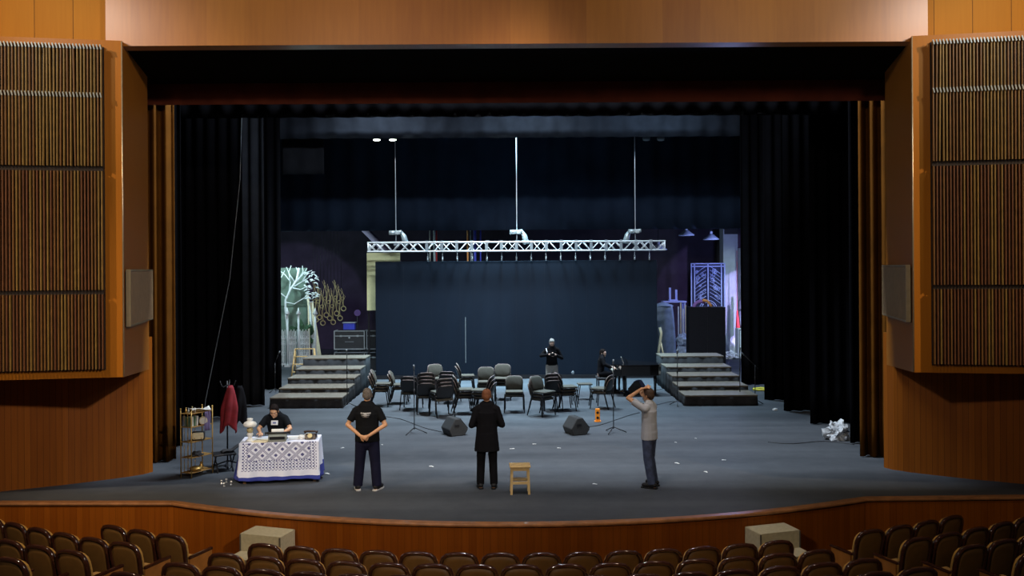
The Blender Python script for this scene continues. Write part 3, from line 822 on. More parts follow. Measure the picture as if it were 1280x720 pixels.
# ------------------------------------------------------------------ microphone stands
def mic(px, py, hgt, label, boom=None, tri=.3):
    p = G(px, py)
    t = thing('microphone_stand', label, 'microphone stand', p, 0, 'thin black microphone stands')
    m = MB(); m.tube([(0, 0, .1), (0, 0, hgt)], .011, 8); m.build('pole', black_metal, t)
    for k in range(3):
        a = R(90+120*k+ (px*7) % 60)
        m = MB(); m.tube([(0, 0, .14), (tri*math.cos(a), tri*math.sin(a), .014)], .011, 6); m.build('leg', black_metal, t)
    m = MB(); m.tube([(0, 0, hgt*.62), (0, 0, hgt*.70)], .02, 8); m.build('clutch', black_metal, t)
    if boom:
        m = MB(); m.tube([(-boom*.3, 0, hgt-.1), (boom, 0, hgt+.28)], .009, 6); m.build('boom_arm', black_metal, t)
    m = MB(); m.tube([(0, 0, hgt), (0, -.06, hgt+.12)] if not boom else [(boom, 0, hgt+.28), (boom*1.3, 0, hgt+.36)], .02, 8); m.build('microphone', steel_dark, t)
mic(518, 542, 1.5, 'microphone stand in front of the chairs, right of the man in the black T-shirt')
mic(767, 541, 1.6, 'microphone stand in front of the piano, beside the orange object')
mic(344, 491, .95, 'microphone stand at the left edge of the left risers', .12, .2)
mic(434, 509, 1.5, 'microphone stand at the inner corner of the left risers', None, .25)
mic(847, 507, 1.45, 'microphone stand at the inner corner of the right risers', None, .25)
mic(944, 505, 1.1, 'microphone stand at the outer edge of the right risers', -.3, .22)
mic(925, 503, 1.45, 'microphone stand on the floor at the outer end of the right risers', None, .0 or .18)

# orange toy-like panel
p = G(747, 527)
t = thing('orange_panel', 'small bright orange upright panel with two dark holes', 'orange panel', p)
m = MB(); m.box((0, 0, .17), (.12, .06, .32), bevel=.02); m.build('case', orange, t)
m = MB()
for z in (.23, .10): m.tube([(0, -.025, z), (0, -.034, z)], .034, 14)
m.build('hole', black_plastic, t)
m = MB(); m.box((0, 0, .01), (.16, .12, .02)); m.build('base', orange, t)

# wooden stool in the foreground
p = G(650, 616)
t = thing('wooden_stool', 'small pale wooden step stool alone at the front of the stage', 'stool', p, R(2))
m = MB(); m.box((0, 0, .475), (.36, .30, .03), bevel=.01); m.build('seat', wood_pale, t)
for a in (-1, 1):
    for b in (-1, 1):
        m = MB(); M = Matrix.Rotation(-.03*a, 3, 'Y') @ Matrix.Rotation(.04*b, 3, 'X')
        m.box((a*.145, b*.115, .23), (.04, .03, .46), M=M); m.build('leg', wood_pale, t)
m = MB()
for b in (-1, 1): m.box((0, b*.112, .43), (.27, .02, .05)); m.box((0, b*.122, .20), (.28, .02, .045))
for a in (-1, 1): m.box((a*.145, 0, .43), (.02, .22, .05)); m.box((a*.15, 0, .20), (.02, .24, .04))
m.build('rail', wood_pale, t)
m = MB(); m.box((0, .02, .235), (.27, .15, .02), bevel=.004); m.build('step_board', wood_pale, t)

# ------------------------------------------------------------------ table with embroidered cloth
TC = G(344.5, 604.5); TW, TD, TZ = 1.40, .62, .74
tx, ty = TC.x+.02, TC.y+.02; TR = R(8)
t = thing('writing_table', 'plain wooden table hidden under the blue and white cloth', 'table', (tx, ty+TD/2, 0), TR)
m = MB(); m.box((0, 0, TZ-.03), (TW-.06, TD-.04, .03)); m.build('tabletop', wood_mid, t)
for a in (-1, 1):
    for b in (-1, 1):
        m = MB(); m.box((a*(TW/2-.08), b*(TD/2-.07), (TZ-.04)/2), (.05, .05, TZ-.045)); m.build('leg', wood_mid, t)
def motif(i, j, nx, ny):
    # i from left, j from top (rows); embroidered pattern in cells
    mi = min(i, nx-1-i)
    if j > ny-6: return 2
    if mi < 3 or j > ny-14: return 0
    if mi < 9 or j > ny-26 and j <= ny-14:      # small chequered border band
        return 1 if ((i//2+j//2) % 2 == 0 and (i % 4 != 3)) else 0
    if j == ny-27 or mi == 10: return 1 if (i+j) % 3 else 0
    P = 16; a = (i-12) % P-P/2+.5; b = (j-1) % P-P/2+.5; d = abs(a)+abs(b)
    if d < 3: return 1
    if 5.2 < d < 10.5 and (i+j) % 2 == 0: return 1
    if d > 13.5: return 1
    return 0
m = MB(); m.mats = [white_cloth, navy_motif, blue_cloth]
nx, ny = 96, 50; HH = TZ-.06
def fz(x, z):   # folds grow towards the hem
    k = (TZ-z)/HH
    return -(.010+.030*k*(.5+.5*math.sin(x*9.0+1.0))+.018*k*math.sin(x*21))
def vy(x, z): return -TD/2-.005+fz(x, z)
grid = {}
for i in range(nx+1):
    for j in range(ny+1):
        z = TZ+.004-(HH)*j/ny; fl = 1+.03*j/ny
        x = (-TW/2+TW*i/nx)*fl
        if j > ny*.7: x += .01*math.sin(z*20)
        grid[i, j] = m.bm.verts.new((x, vy(x, z), z+(.012*math.sin(x*6) if j == ny else 0)))
for i in range(nx):
    for j in range(ny):
        m.cur = motif(i, j, nx, ny); m.face([grid[i, j], grid[i, j+1], grid[i+1, j+1], grid[i+1, j]], smooth=True)
# top
m.cur = 0; tb = [[grid[i, 0] for i in range(nx+1)]]
for r_ in range(1, 9):
    tb.append([m.bm.verts.new((-TW/2+TW*i/nx, -TD/2+TD*r_/8, TZ+.004)) for i in range(nx+1)])
for r_ in range(8):
    for i in range(nx): m.face([tb[r_][i], tb[r_][i+1], tb[r_+1][i+1], tb[r_+1][i]])
# sides and back
for s_, idx in ((-1, 0), (1, nx)):
    prev = None
    for r_ in range(0, 17):
        y = -TD/2+TD*r_/16; col = []
        for j in range(0, 26):
            if r_ == 0: col.append(grid[idx, j*2]); continue
            z = TZ+.004-HH*j/25; k = j/25
            col.append(m.bm.verts.new((s_*(TW/2*(1+.03*k)+(.10 if s_ < 0 else .015)*k*min(1, r_/3)+.03*k*math.sin(y*16+2)*min(1, r_/3)), y, z)) if not (j == 0 and r_ % 2 == 0) else tb[r_//2][idx])
        if prev:
            for j in range(25):
                m.cur = 2 if j > 21 or s_ < 0 and j > 7 and r_ > 2 or s_ > 0 and j > 16 and r_ > 3 else 0
                m.face([prev[j], prev[j+1], col[j+1], col[j]] if s_ < 0 else [prev[j], col[j], col[j+1], prev[j+1]], smooth=True)
        prev = col
    if s_ < 0: backl = prev
    else: backr = prev
m.cur = 0
prev = backl
for i in range(1, 25):
    x0_ = -TW/2+TW*i/24
    if i == 24: col = backr
    else: col = [m.bm.verts.new((x0_, TD/2+.01+.04*j/25*math.sin(x0_*12), TZ+.004-HH*j/25)) if j else tb[8][i*4] for j in range(26)]
    for j in range(25):
        m.cur = 2 if j > 21 else 0; m.face([prev[j], prev[j+1], col[j+1], col[j]], smooth=True)
    prev = col
cl = m.build('tablecloth', None, loc=(tx, ty+TD/2, 0), rz=TR, solid=.004)
tag(cl, 'white tablecloth with navy blue embroidered lattice and blue hem on the table', 'tablecloth')
def ont(dx, dy, z=0): return Vector((tx+dx*math.cos(TR)-dy*math.sin(TR), ty+TD/2+dx*math.sin(TR)+dy*math.cos(TR), TZ+.008+z))
# oil lamp
t = thing('table_lamp', 'white milk-glass oil lamp standing on the left end of the table', 'lamp', ont(-.54, -.13))
m = MB(); m.lathe([(.075, 0), (.075, .012), (.055, .03), (.032, .06), (.045, .10), (.06, .13), (.04, .155)], seg=18); m.build('base', glass_white, t)
m = MB(); m.lathe([(.04, .155), (.055, .18), (.06, .21), (.04, .25), (.025, .28)], seg=16); m.build('burner', brass_dim, t)
m = MB(); m.lathe([(.10, .265), (.118, .285), (.125, .31), (.10, .345), (.06, .365), (.042, .375), (.055, .40), (.05, .415)], seg=20, caps=False); m.build('lamp_shade', glass_white, t, solid=.004)
m = MB(); m.lathe([(.022, .28), (.03, .33), (.02, .42)], seg=12); m.build('chimney', glass_white, t)
# typewriter
t = thing('typewriter', 'old grey typewriter in front of the seated man', 'typewriter', ont(-.04, -.14), TR)
m = MB(); m.slab([(-.15, 0), (.15, 0), (.15, .10), (.05, .13), (-.04, .06), (-.15, .035)], (-.16, 0, 0), (0, 1, 0), (0, 0, 1), .32); m.build('body', plain('typewriter_grey', (.22, .23, .20), .45), t, bevel=.01, rz=PI)
m = MB(); m.tube([(-.20, -.06, .145), (.20, -.06, .145)], .022, 12); m.build('platen', black_plastic, t)
m = MB()
for s_ in (-1, 1): m.tube([(s_*.20, -.06, .145), (s_*.225, -.06, .145)], .028, 10)
m.build('platen_knob', black_metal, t)
m = MB()
for r_ in range(4):
    for k in range(10): m.tube([(-.13+k*.029, .06+r_*.022, .075-r_*.009), (-.13+k*.029, .06+r_*.022, .09-r_*.009)], .009, 6)
m.build('keys', ivory, t)
m = MB(); m.box((0, -.155, .07), (.27, .01, .05)); m.build('rear_grille', black_metal, t)
m = MB(); m.sheet(lambda u, v: Vector((-.11+.22*u, -.06+.05*v*v-.02*v, (.155+.06*v))), 6, 6)
tag(m.build('typing_paper', paper, loc=ont(-.04, -.14), rz=TR, solid=.002), 'sheet of white paper sticking up out of the typewriter', 'paper')
# papers
for k, (dx, dy, w_, h_, rz, lab) in enumerate(((-.36, -.03, .30, .21, .1, 'white papers lying between lamp and typewriter'), (-.33, -.2, .28, .2, -.15, 'cream folder lying at the front edge between lamp and typewriter'), (.24, .02, .22, .28, .3, 'loose white sheet lying right of the typewriter'))):
    m = MB(); m.box((0, 0, .006+.0), (w_, h_, .012)); m.box((.01, .01, .015), (w_*.95, h_*.95, .006), rz=.1)
    tag(m.build('paper_stack', [paper, cream, paper][k], loc=ont(dx, dy), rz=rz), lab, 'papers')
# crumpled papers and telephone
def crumple(name, loc, size, mat, label, cat, seed, sub=3, rough=.25, group=None):
    rnd = random.Random(seed); bm = bmesh.new(); bmesh.ops.create_icosphere(bm, subdivisions=sub, radius=1)
    from mathutils import noise
    for v in bm.verts:
        n = noise.noise(v.co*2.2+Vector((seed, 0, 0)))+.5*noise.noise(v.co*5+Vector((0, seed, 0)))
        v.co *= 1+rough*n*2
        v.co = Vector((v.co.x*size[0], v.co.y*size[1], max(v.co.z, -.55)*size[2]+.55*size[2]))
    me = bpy.data.meshes.new(name); bm.to_mesh(me); bm.free(); me.materials.append(mat)
    o = bpy.data.objects.new(name, me); COL.objects.link(o); o.location = loc
    return tag(o, label, cat, group)
crumple('crumpled_paper', ont(.38, -.1), (.07, .06, .05), paper, 'crumpled white paper ball left of the brown telephone', 'paper', 3)
crumple('crumpled_paper', ont(.47, .07), (.06, .05, .045), paper, 'second crumpled paper, farther back near the brown telephone', 'paper', 5)
t = thing('telephone', 'dark brown old telephone at the right end of the table', 'telephone', ont(.545, -.08))
m = MB(); m.slab([(-.10, 0), (.10, 0), (.08, .05), (.03, .09), (-.05, .09)], (-.1, 0, 0), (0, 1, 0), (0, 0, 1), .2); m.build('body', plain('bakelite', (.035, .018, .012), .3), t, bevel=.01)
m = MB(); m.tube([(-.12, 0, .115), (-.08, 0, .135), (.08, 0, .135), (.12, 0, .115)], [.03, .018, .018, .03], 10); m.build('handset', MATS['bakelite'], t)
m = MB(); m.tube([(0, -.075, .06), (0, -.095, .075)], .045, 14); m.build('dial', brass_dim, t)
# glassware on floor
for k, (px, py) in enumerate(((277, 605), (283, 603), (289, 606), (280, 608))):
    m = MB(); m.lathe([(.02, 0), (.022, .004), (.005, .012), (.005, .03), (.022, .045), (.02, .07)], seg=10)
    tag(m.build('small_glass', silver, loc=G(px, py)), ['leftmost', 'farthest back', 'rightmost', 'nearest'][k]+' of four tiny glasses on the floor left of the table', 'glass', 'tiny glasses on the floor')

# ------------------------------------------------------------------ etagere
A_, B_, C2, D2 = Vector((-6.21, 16.15)), Vector((-5.98, 16.06)), Vector((-5.74, 16.50)), Vector((-5.97, 16.60))
o2 = (A_+B_+C2+D2)/4
t = thing('shelf_unit', 'slim brass five-tier shelf unit standing left of the table', 'shelf unit', (o2.x, o2.y, 0))
loc4 = [p-o2 for p in (A_, B_, C2, D2)]
for p in loc4:
    m = MB(); m.tube([(p.x, p.y, 0), (p.x, p.y, 1.26)], .011, 8); m.ball((p.x, p.y, 1.28), .018, 8, 6); m.build('post', brass, t)
shz = [1.20, .95, .67, .38, .10]
for z in shz:
    m = MB(); m.prism([(p.x, p.y) for p in loc4], z-.012, z); s = m.build('shelf', plain('shelf_board%d' % int(z*100), (.30, .17, .05), .5), t)
for z in shz[1:]:
    for a, b in ((0, 3), (0, 1)):
        for f in (.33, .66):
            q_ = loc4[a].lerp(loc4[b], f); m = MB(); m.tube([(q_.x, q_.y, z), (q_.x, q_.y, z+.24)], .005, 6); m.build('spindle', brass, t)
def sh(fx, fy, z): # fx across short side 0..1, fy along depth 0..1
    p = A_.lerp(B_, fx).lerp(D2.lerp(C2, fx), fy); return Vector((p.x, p.y, z+.001))
ang = math.atan2((C2-B_).y, (C2-B_).x)
for k, (fx, fy) in enumerate(((.2, .15), (.5, .12), (.75, .3), (.25, .42))):
    m = MB(); m.lathe([(.018, 0), (.02, .05), (.008, .07), (.008, .1)], seg=10)
    tag(m.build('bottle', [brass, steel, silver, brass_dim][k], loc=sh(fx, fy, 1.20)), ['brass bottle at the near left corner of the shelf unit top', 'dull steel bottle at the near edge of the shelf unit top', 'silver bottle beside the white cloth on the shelf unit', 'dim brass bottle behind the others on the shelf unit top'][k], 'bottle', 'small bottles on the shelf unit top')
m = MB(); m.sheet(lambda u, v: Vector((-.18+.36*u, -.09+.18*v, .035+.03*math.sin(u*5+v*2)+.03*u)), 12, 6)
tag(m.build('folded_cloth', paper, loc=sh(.6, .62, 1.20), rz=ang-.5, solid=.012), 'folded white cloth lying on top of the shelf unit', 'cloth')
m = MB(); m.sheet(lambda u, v: Vector((-.07+.14*u+.01*math.sin(v*6), .01*math.sin(u*14), -.36*v)), 14, 10)
tag(m.build('purple_scarf', plain('scarf', (.14, .11, .24), .9), loc=sh(1.1, .72, 1.20), rz=ang, solid=.006), 'grey violet scarf hanging from the shelf unit top', 'scarf')
for k, (w_, c_) in enumerate(((.03, green_book), (.025, paper), (.03, green_book), (.02, paper))):
    m = MB(); m.box((0, 0, .09), (.025, .13, .18), M=Matrix.Rotation(.12 if k > 1 else .0, 3, 'Y'), bevel=.002)
    tag(m.build('book', c_, loc=sh(.5, .1+.11*k, .95), rz=ang-PI/2+PI/2), ['nearest green book on the second shelf', 'pale book between the upright green books', 'leaning green book on the second shelf', 'leaning pale book beside the clock'][k], 'book', 'books on the second shelf')
t = thing('mantel_clock', 'small round white clock on the second tier of the shelf unit', 'clock', sh(.9, .62, .95), .3)
m = MB(); m.tube([(0, -.03, .08), (0, .03, .08)], .075, 20); m.build('case', cream, t)
m = MB(); m.tube([(0, -.033, .08), (0, -.036, .08)], .06, 20); m.build('dial', paper, t)
m = MB(); m.box((0, 0, .008), (.09, .07, .016)); m.build('foot', wood_mid, t)
t = thing('radio', 'cream coloured old radio on the third tier of the shelf unit', 'radio', sh(.75, .45, .67), .25)
m = MB(); m.box((0, 0, .085), (.24, .12, .16), bevel=.025); m.build('case', black_plastic, t)
m = MB(); m.box((.0, -.065, .09), (.20, .02, .12), bevel=.02); m.build('front', radio_face, t)
m = MB()
for x in (-.06, .06): m.tube([(x, -.075, .05), (x, -.085, .05)], .012, 10)
m.build('knob', brass, t)
m = MB(); m.lathe([(.06, 0), (.10, .02), (.12, .05), (.10, .07), (.03, .08)], seg=18)
tag(m.build('brass_bowl', brass, loc=sh(.6, .4, .10)), 'shiny brass bowl on the lowest tier of the shelf unit', 'bowl')
m = MB(); m.lathe([(.03, 0), (.05, .03), (.03, .07), (.02, .10), (.03, .12)], seg=16)
tag(m.build('brass_vase', brass, loc=sh(.3, .8, .10)), 'small brass vase behind the bowl on the lowest tier', 'vase')
crumple('black_hat', sh(.6, .45, .38), (.10, .12, .05), black_fabric, 'crumpled black cloth on the fourth tier of the shelf unit', 'cloth', 8)
# low black folding stool beside the shelf
p = G(268, 591)+Vector((.12, .18, 0))
t = thing('folding_stool', 'low black folding stool between the shelf unit and coat rack', 'stool', p, .5)
m = MB(); m.box((0, 0, .33), (.42, .34, .035), bevel=.01); m.build('seat', black_plastic, t)
for a in (-1, 1):
    m = MB(); m.tube([(a*.17, -.15, .31), (a*.17, .18, .0)], .014, 6); m.build('leg', black_metal, t)
    m = MB(); m.tube([(a*.14, .15, .31), (a*.14, -.18, .0)], .014, 6); m.build('leg', black_metal, t)
m = MB(); m.sheet(lambda u, v: Vector((-.05+.38*u, -.1+.2*v, .36+.10*u+.02*math.sin(u*9))), 8, 4)
tag(m.build('black_folder', black_fabric, loc=p, rz=.5, solid=.01), 'open black folder lying tilted on the low folding stool', 'folder')

# ------------------------------------------------------------------ coat rack
p = G(284.5, 582)
t = thing('coat_rack', 'black standing coat rack behind the shelf unit', 'coat rack', p)
m = MB(); m.tube([(0, 0, .05), (0, 0, 1.68)], .016, 8); m.build('pole', black_metal, t)
for k in range(4):
    a = R(20+90*k); m = MB(); m.tube([(0, 0, .10), (.16*math.cos(a), .16*math.sin(a), .05), (.30*math.cos(a), .30*math.sin(a), .015)], .014, 6); m.build('leg', black_metal, t)
for k in range(5):
    a = R(72*k+20); c_, s_ = math.cos(a), math.sin(a)
    m = MB(); m.tube([(0, 0, 1.60), (.09*c_, .09*s_, 1.56), (.13*c_, .13*s_, 1.59), (.16*c_, .16*s_, 1.66)], .008, 6); m.ball((.16*c_, .16*s_, 1.665), .013, 8, 6); m.build('hook', black_metal, t)
def hang(name, label, cat, loc, top, wid, ln, mat, seed, depth=.09, asym=0):
    m = MB(); rnd = random.Random(seed); ph = rnd.uniform(0, 6)
    def fn(u, v):
        a = 2*PI*u; k = v
        w_ = top+(wid-top)*min(1, k*2.2)**.7
        fold = 1+.16*math.sin(a*5+ph+k*3)*min(1, k*2)
        return Vector((math.cos(a)*w_*fold+asym*k, math.sin(a)*depth*fold*(.4+.6*min(1, 2*k)), -ln*k*(1+.10*math.sin(a*2+ph))))
    m.sheet(fn, 48, 14)
    return tag(m.build(name, mat, loc=loc, solid=.01), label, cat)
hang('red_coat', 'dark red coat hanging from the coat rack', 'coat', p+Vector((.10, -.10, 1.60)), .03, .145, .86, red_coat_m, 4, asym=-.04)
hang('red_coat_sleeve', 'dark red sleeve end dangling lowest of the hung clothes', 'coat', p+Vector((.17, -.13, 1.35)), .03, .07, .78, red_coat_m, 6, .05) if False else None
hang('black_jacket', 'black jacket hanging behind the red coat on the rack', 'jacket', p+Vector((.24, .05, 1.57)), .03, .12, .74, coat_black, 7)

# ------------------------------------------------------------------ cables, scraps, plastic
def cable(pts, label, r=.008):
    P = [G(*q) for q in pts]; o_ = P[0].copy(); m = MB()
    fine = []
    for a in range(len(P)-1):
        p0_, p1_, p2_, p3_ = P[max(a-1, 0)], P[a], P[a+1], P[min(a+2, len(P)-1)]
        for k in range(6):
            u = k/6; fine.append(.5*((2*p1_)+(p2_-p0_)*u+(2*p0_-5*p1_+4*p2_-p3_)*u*u+(3*p1_-p0_-3*p2_+p3_)*u**3))
    fine.append(P[-1])
    m.tube([q-o_+Vector((0, 0, r)) for q in fine], r, 6)
    tag(m.build('floor_cable', cable_m, loc=o_), label, 'cable', 'black cables on the stage floor')
cable([(470, 520), (500, 524), (530, 535), (556, 541)], 'black cable running from the leftmost chairs to the left floor wedge')
cable([(440, 511), (452, 513), (470, 520)], 'black cable trailing off the inner corner of the left risers')
cable([(735, 534), (752, 531), (785, 520), (800, 516)], 'black cable running from the right floor wedge towards the piano')
cable([(766, 489), (790, 491), (820, 488), (838, 484), (850, 487)], 'black cable running beneath the piano to the right risers')
cable([(815, 508), (835, 503), (846, 502)], 'short black cable reaching the right microphone stand base')
cable([(960, 553), (990, 555), (1030, 552), (1068, 556)], 'black cable on the floor below the crumpled plastic')
rnd = random.Random(3)
sc = [(428, 560), (402, 580), (478, 556), (640, 561), (639, 579), (668, 555), (699, 560), (845, 553), (847, 579), (883, 590), (870, 548), (744, 605), (340, 555), (905, 575), (410, 592), (540, 583)]
m0 = None
for k, (px, py) in enumerate(sc):
    if m0 is None:
        m = MB(); m.box((0, 0, .003), (.10, .03, .004)); m.box((.03, .02, .003), (.04, .04, .004), rz=.6); m0 = m.build('tape_scrap', paper); c = m0
    else: c = m0.copy(); COL.objects.link(c)
    c.location = G(px, py); c.rotation_euler = (0, 0, rnd.uniform(0, 3)); s_ = rnd.uniform(.5, 1.1); c.scale = (s_, s_, 1)
    tag(c, 'tiny white scrap of tape stuck on the dark open stage floor', 'tape scrap', 'white tape scraps on the stage floor')
crumple('plastic_sheeting', G(1048, 550)+Vector((.0, .1, 0)), (.25, .22, .24), plastic_dull, 'crumpled clear plastic sheeting at the foot of the right black curtain', 'plastic sheet', 11, 4, .34)
crumple('plastic_scrap', G(969, 513), (.07, .05, .04), plastic_sheet, 'small white scrap at the foot of a right masking curtain', 'plastic sheet', 12)
m = MB(); m.tube([(.28*math.cos(a)*(1+.05*math.sin(3*a)), .2*math.sin(a), .03+.012*(i % 3)) for i, a in enumerate([2*PI*k/24*3 for k in range(25)])], .025, 6)
tag(m.build('coiled_hose', yellow, loc=G(953, 488)), 'yellow coiled cable lying behind the right risers', 'cable coil')

# ------------------------------------------------------------------ backstage left
def wtube(m, pts, Y, r, o, seg=6): m.tube([W(a, b, Y)-o for a, b in pts], r, seg)
p = W(366, 378, 36.4); o_ = Vector((p.x, 36.4, 0))
m = MB(); a, b = W(340, 335, 36.4), W(384, 380, 36.4); m.box((0, 0, a.z/2), (b.x-a.x, .08, a.z))
m.box((0, -.05, b.z-.05), (b.x-a.x+.2, .06, .06))
tag(m.build('scenery_flat', green_flat, loc=Vector(((a.x+b.x)/2, 36.4, -.2+.2))), 'dull green scenic flat behind the white branches at the far left', 'scenery flat')
Yb = 35.6; base = W(361, 458, Yb); base.z = 0
t = thing('scenic_tree', 'white painted branching ornamental tree backstage at the far left', 'scenery tree', base)
m = MB()
wtube(m, [(361, 456), (360, 420), (357, 388), (357, 375), (363, 362), (371, 350), (374, 335)], Yb, .05, base, 8)
m.build('trunk', white_paint, t)
m = MB()
for pts in ([(361, 366), (363, 352), (356, 343), (346, 336)], [(363, 352), (361, 340), (364, 332)], [(368, 352), (362, 343), (358, 334)], [(371, 350), (378, 344), (384, 335)],
            [(368, 358), (378, 352), (388, 346)], [(366, 360), (376, 362), (388, 356)], [(373, 340), (370, 334)], [(372, 352), (379, 340), (378, 332)], [(358, 372), (350, 366), (343, 360)], [(357, 378), (368, 380), (381, 372), (386, 366)], [(347, 350), (352, 346), (356, 338)], [(380, 356), (386, 362), (391, 360)], [(378, 352), (385, 340), (390, 338)]):
    wtube(m, pts, Yb, [.032]+[.022]*(len(pts)-2)+[.012], base)
m.build('branch', white_paint, t)
rnd = random.Random(5); m = MB()
for k in range(34):
    x0_, y0_ = rnd.uniform(380, 395), rnd.uniform(342, 374); a_ = rnd.uniform(-1.2, .6)
    m.tube([W(x0_, y0_, Yb-.1)-base, W(x0_+3*math.cos(a_), y0_+3*math.sin(a_), Yb-.1)-base, W(x0_+6*math.cos(a_+.4), y0_+6*math.sin(a_+.4), Yb-.1)-base], [.02, .03, .008], 6)
m.build('leaves', white_paint, t)
# white fence with spear posts
for k, (px, nm) in enumerate(((359, 'left'), (373, 'middle'), (394, 'right'))):
    q_ = W(px, 388, 34.4); b_ = Vector((q_.x, 34.4, 0))
    t = thing('fence_post', f'{nm} of three tall white spear-topped posts backstage at left', 'post', b_, 0, 'white spear-topped posts')
    m = MB(); m.tube([(0, 0, 0), (0, 0, q_.z-.15)], .042, 8); m.box((0, 0, .04), (.2, .2, .08)); m.build('shaft', white_paint, t)
    m = MB(); m.lathe([(.09, q_.z-.16), (.10, q_.z-.13), (.04, q_.z), (.002, q_.z+.12)], seg=10); m.build('finial', white_paint, t)
a, b = W(349, 412, 34.6), W(386, 412, 34.6); zt_ = a.z
t = thing('white_fence', 'white latticed ornamental fence panel backstage behind the spear posts', 'fence', Vector(((a.x+b.x)/2, 34.6, 0)))
wf = b.x-a.x
m = MB()
for z in (.08, .9, zt_-.35): m.box((0, 0, z), (wf, .04, .05))
for k in range(21): m.box((-wf/2+k*wf/20, 0, zt_/2), (.035, .03, zt_-.02*(k % 2)*6))
m.build('bars', white_paint, t)
m = MB()
for k in range(14):
    for z in (.5, zt_-.55, 1.15): m.tube([( -wf/2+(k+.5)*wf/14+.05*math.cos(q), 0, z+.07*math.sin(q)) for q in [2*PI*i/8 for i in range(8)]], .012, 5, closed=True)
m.build('scrollwork', white_paint, t)
crumple('potted_foliage', W(378, 420, 35.2)-Vector((0, 0, .3)), (.35, .2, .5), foliage, 'dark green artificial foliage behind the white fence', 'foliage', 21, 4, .5)
t = thing('potted_stand', 'dark stand holding the green foliage behind the white fence', 'stand', Vector((W(378, 420, 35.2).x, 35.2, 0)))
m = MB(); m.tube([(0, 0, 0), (0, 0, W(378, 420, 35.2).z-.25)], .12, 10); m.build('column', black_metal, t)
# leaning planks
for k, (x0_, y0_, x1_, y1_, w_, mt_) in enumerate(((384, 366, 396, 447, .10, cream), (389, 377, 396, 449, .22, white_paint), (391, 378, 403, 449, .14, cream), (388, 372, 390, 449, .06, cream))):
    top_, bot_ = W(x0_, y0_, 35.9), G(x1_, y1_+4); bot_.z = .02; bot_.y = 34.9; bot_.x = W(x1_, y1_, 34.9).x
    d = top_-bot_; ax = d.normalized(); sx_ = Vector((1, 0, 0)); sx_ = (sx_-ax*sx_.dot(ax)).normalized(); M = Matrix((sx_, ax.cross(sx_), ax)).transposed()
    m = MB(); m.box(d/2, (w_, .03, d.length), M=M)
    tag(m.build('leaning_plank', mt_, loc=bot_-Vector((0, .13*k, 0))), ['thin brown leaning plank, tallest of the leaning boards', 'wide white leaning board beside the spear posts', 'cream leaning plank slanting farthest to the right', 'narrow cream leaning lath standing nearly upright'][k], 'plank', 'boards leaning backstage')
# gilded hanging ornaments
for k in range(9):
    px = 392+4.3*k; yb = (398, 395, 402, 392, 396, 401, 390, 396, 384)[k]; Yg = 36.8
    top_ = W(px, 350+(k % 3)*5, Yg); bot_ = W(px+3, yb, Yg)
    t = thing('gilded_ornament', f'{ORD[k]} from the left of the long gilded ornaments hanging backstage', 'gilded ornament', top_, 0, 'gilded ornaments hanging backstage')
    d = bot_-top_
    m = MB()
    m.tube([(0, 0, 0), d*.4+Vector((.06, 0, 0)), d*.8, d], [.008, .014, .02, .022], 8); m.tube([(0.05, 0, -.1), d*.5+Vector((-.10, 0, 0)), d*.95+Vector((.03, 0, 0))], .009, 6)
    m.tube([(-.08, 0.03, -.05), d*.45+Vector((.12, .02, 0)), d*.9+Vector((-.08, 0, 0))], .008, 6)
    m.build('stem', brass_dim, t)
    m = MB(); m.tube([d+Vector((.10*math.cos(q), 0, -.06+.10*math.sin(q))) for q in [2*PI*i/14 for i in range(14)]], .022, 6, closed=True); m.build('ring', brass_dim, t)
    m = MB(); m.tube([d*.55+Vector((.07*math.cos(q), 0, .07*math.sin(q))) for q in [2*PI*i/12 for i in range(12)]], .014, 6, closed=True); m.build('ring', brass_dim, t)
    m = MB(); m.tube([(0, 0, 0), (0, 0, 5.6-top_.z)], .008, 5); m.build('hanging_wire', black_metal, t)
q_ = W(409, 300, 36.8)
m = MB(); m.tube([(-1.6, 0, 0), (1.6, 0, 0)], .04, 8)
for s_ in (-1.5, 1.5): m.tube([(s_, 0, 0), (s_, 0, 14.05-5.62)], .02, 6)
tag(m.build('hanging_rail', black_metal, loc=(q_.x+.1, 36.8, 5.62)), 'dark rail from which the gilded ornaments hang', 'rail')
# flight cases
fc0 = None
Yf = 31.6
for k, (px0, px1, z0, lab) in enumerate(((418, 455.5, .93, 'upper left'), (458.5, 496, .93, 'upper right'), (418, 455.5, .12, 'lower left'), (458.5, 496, .12, 'lower right'))):
    a, b = W(px0, 430, Yf), W(px1, 430, Yf); w_ = b.x-a.x
    t = thing('flight_case', f'{lab} black metal-edged flight case of the stack behind the left risers', 'flight case', ((a.x+b.x)/2, Yf+.3, z0), 0, 'flight cases behind the left risers')
    hh = .68 if z0 > .5 else .70
    m = MB(); m.box((0, 0, hh/2+.01), (w_-.03, .6, hh-.04)); m.build('body', case_black, t)
    m = MB()
    for z in (.02, hh-.18, hh): m.box((0, -.305, z), (w_, .02, .03))
    for z in (.02, hh):
        for s_ in (-1, 1): m.box((s_*w_/2, 0, z), (.03, .62, .03))
    for s_ in (-1, 1):
        for y in (-.305, .3): m.box((s_*w_/2, y, hh/2), (.035, .03, hh))
    m.build('edging', steel, t)
    m = MB()
    for s_ in (-.28, .28): m.box((s_*w_, -.316, hh-.18), (.08, .01, .06))
    m.tube([(.0, -.32, hh-.24), (0, -.31, hh-.24)], .035, 10); m.build('latch', steel, t)
    m = MB(); m.box((0, -.312, hh*.42), (.32, .004, .035)); m.build('marking', steel_dark, t)
    m = MB()
    for x in (-.4, .4):
        for y in (-.2, .2): m.tube([(x*w_-.02, y, -.045), (x*w_+.02, y, -.045)], .045, 10)
    m.build('castor', black_plastic, t)
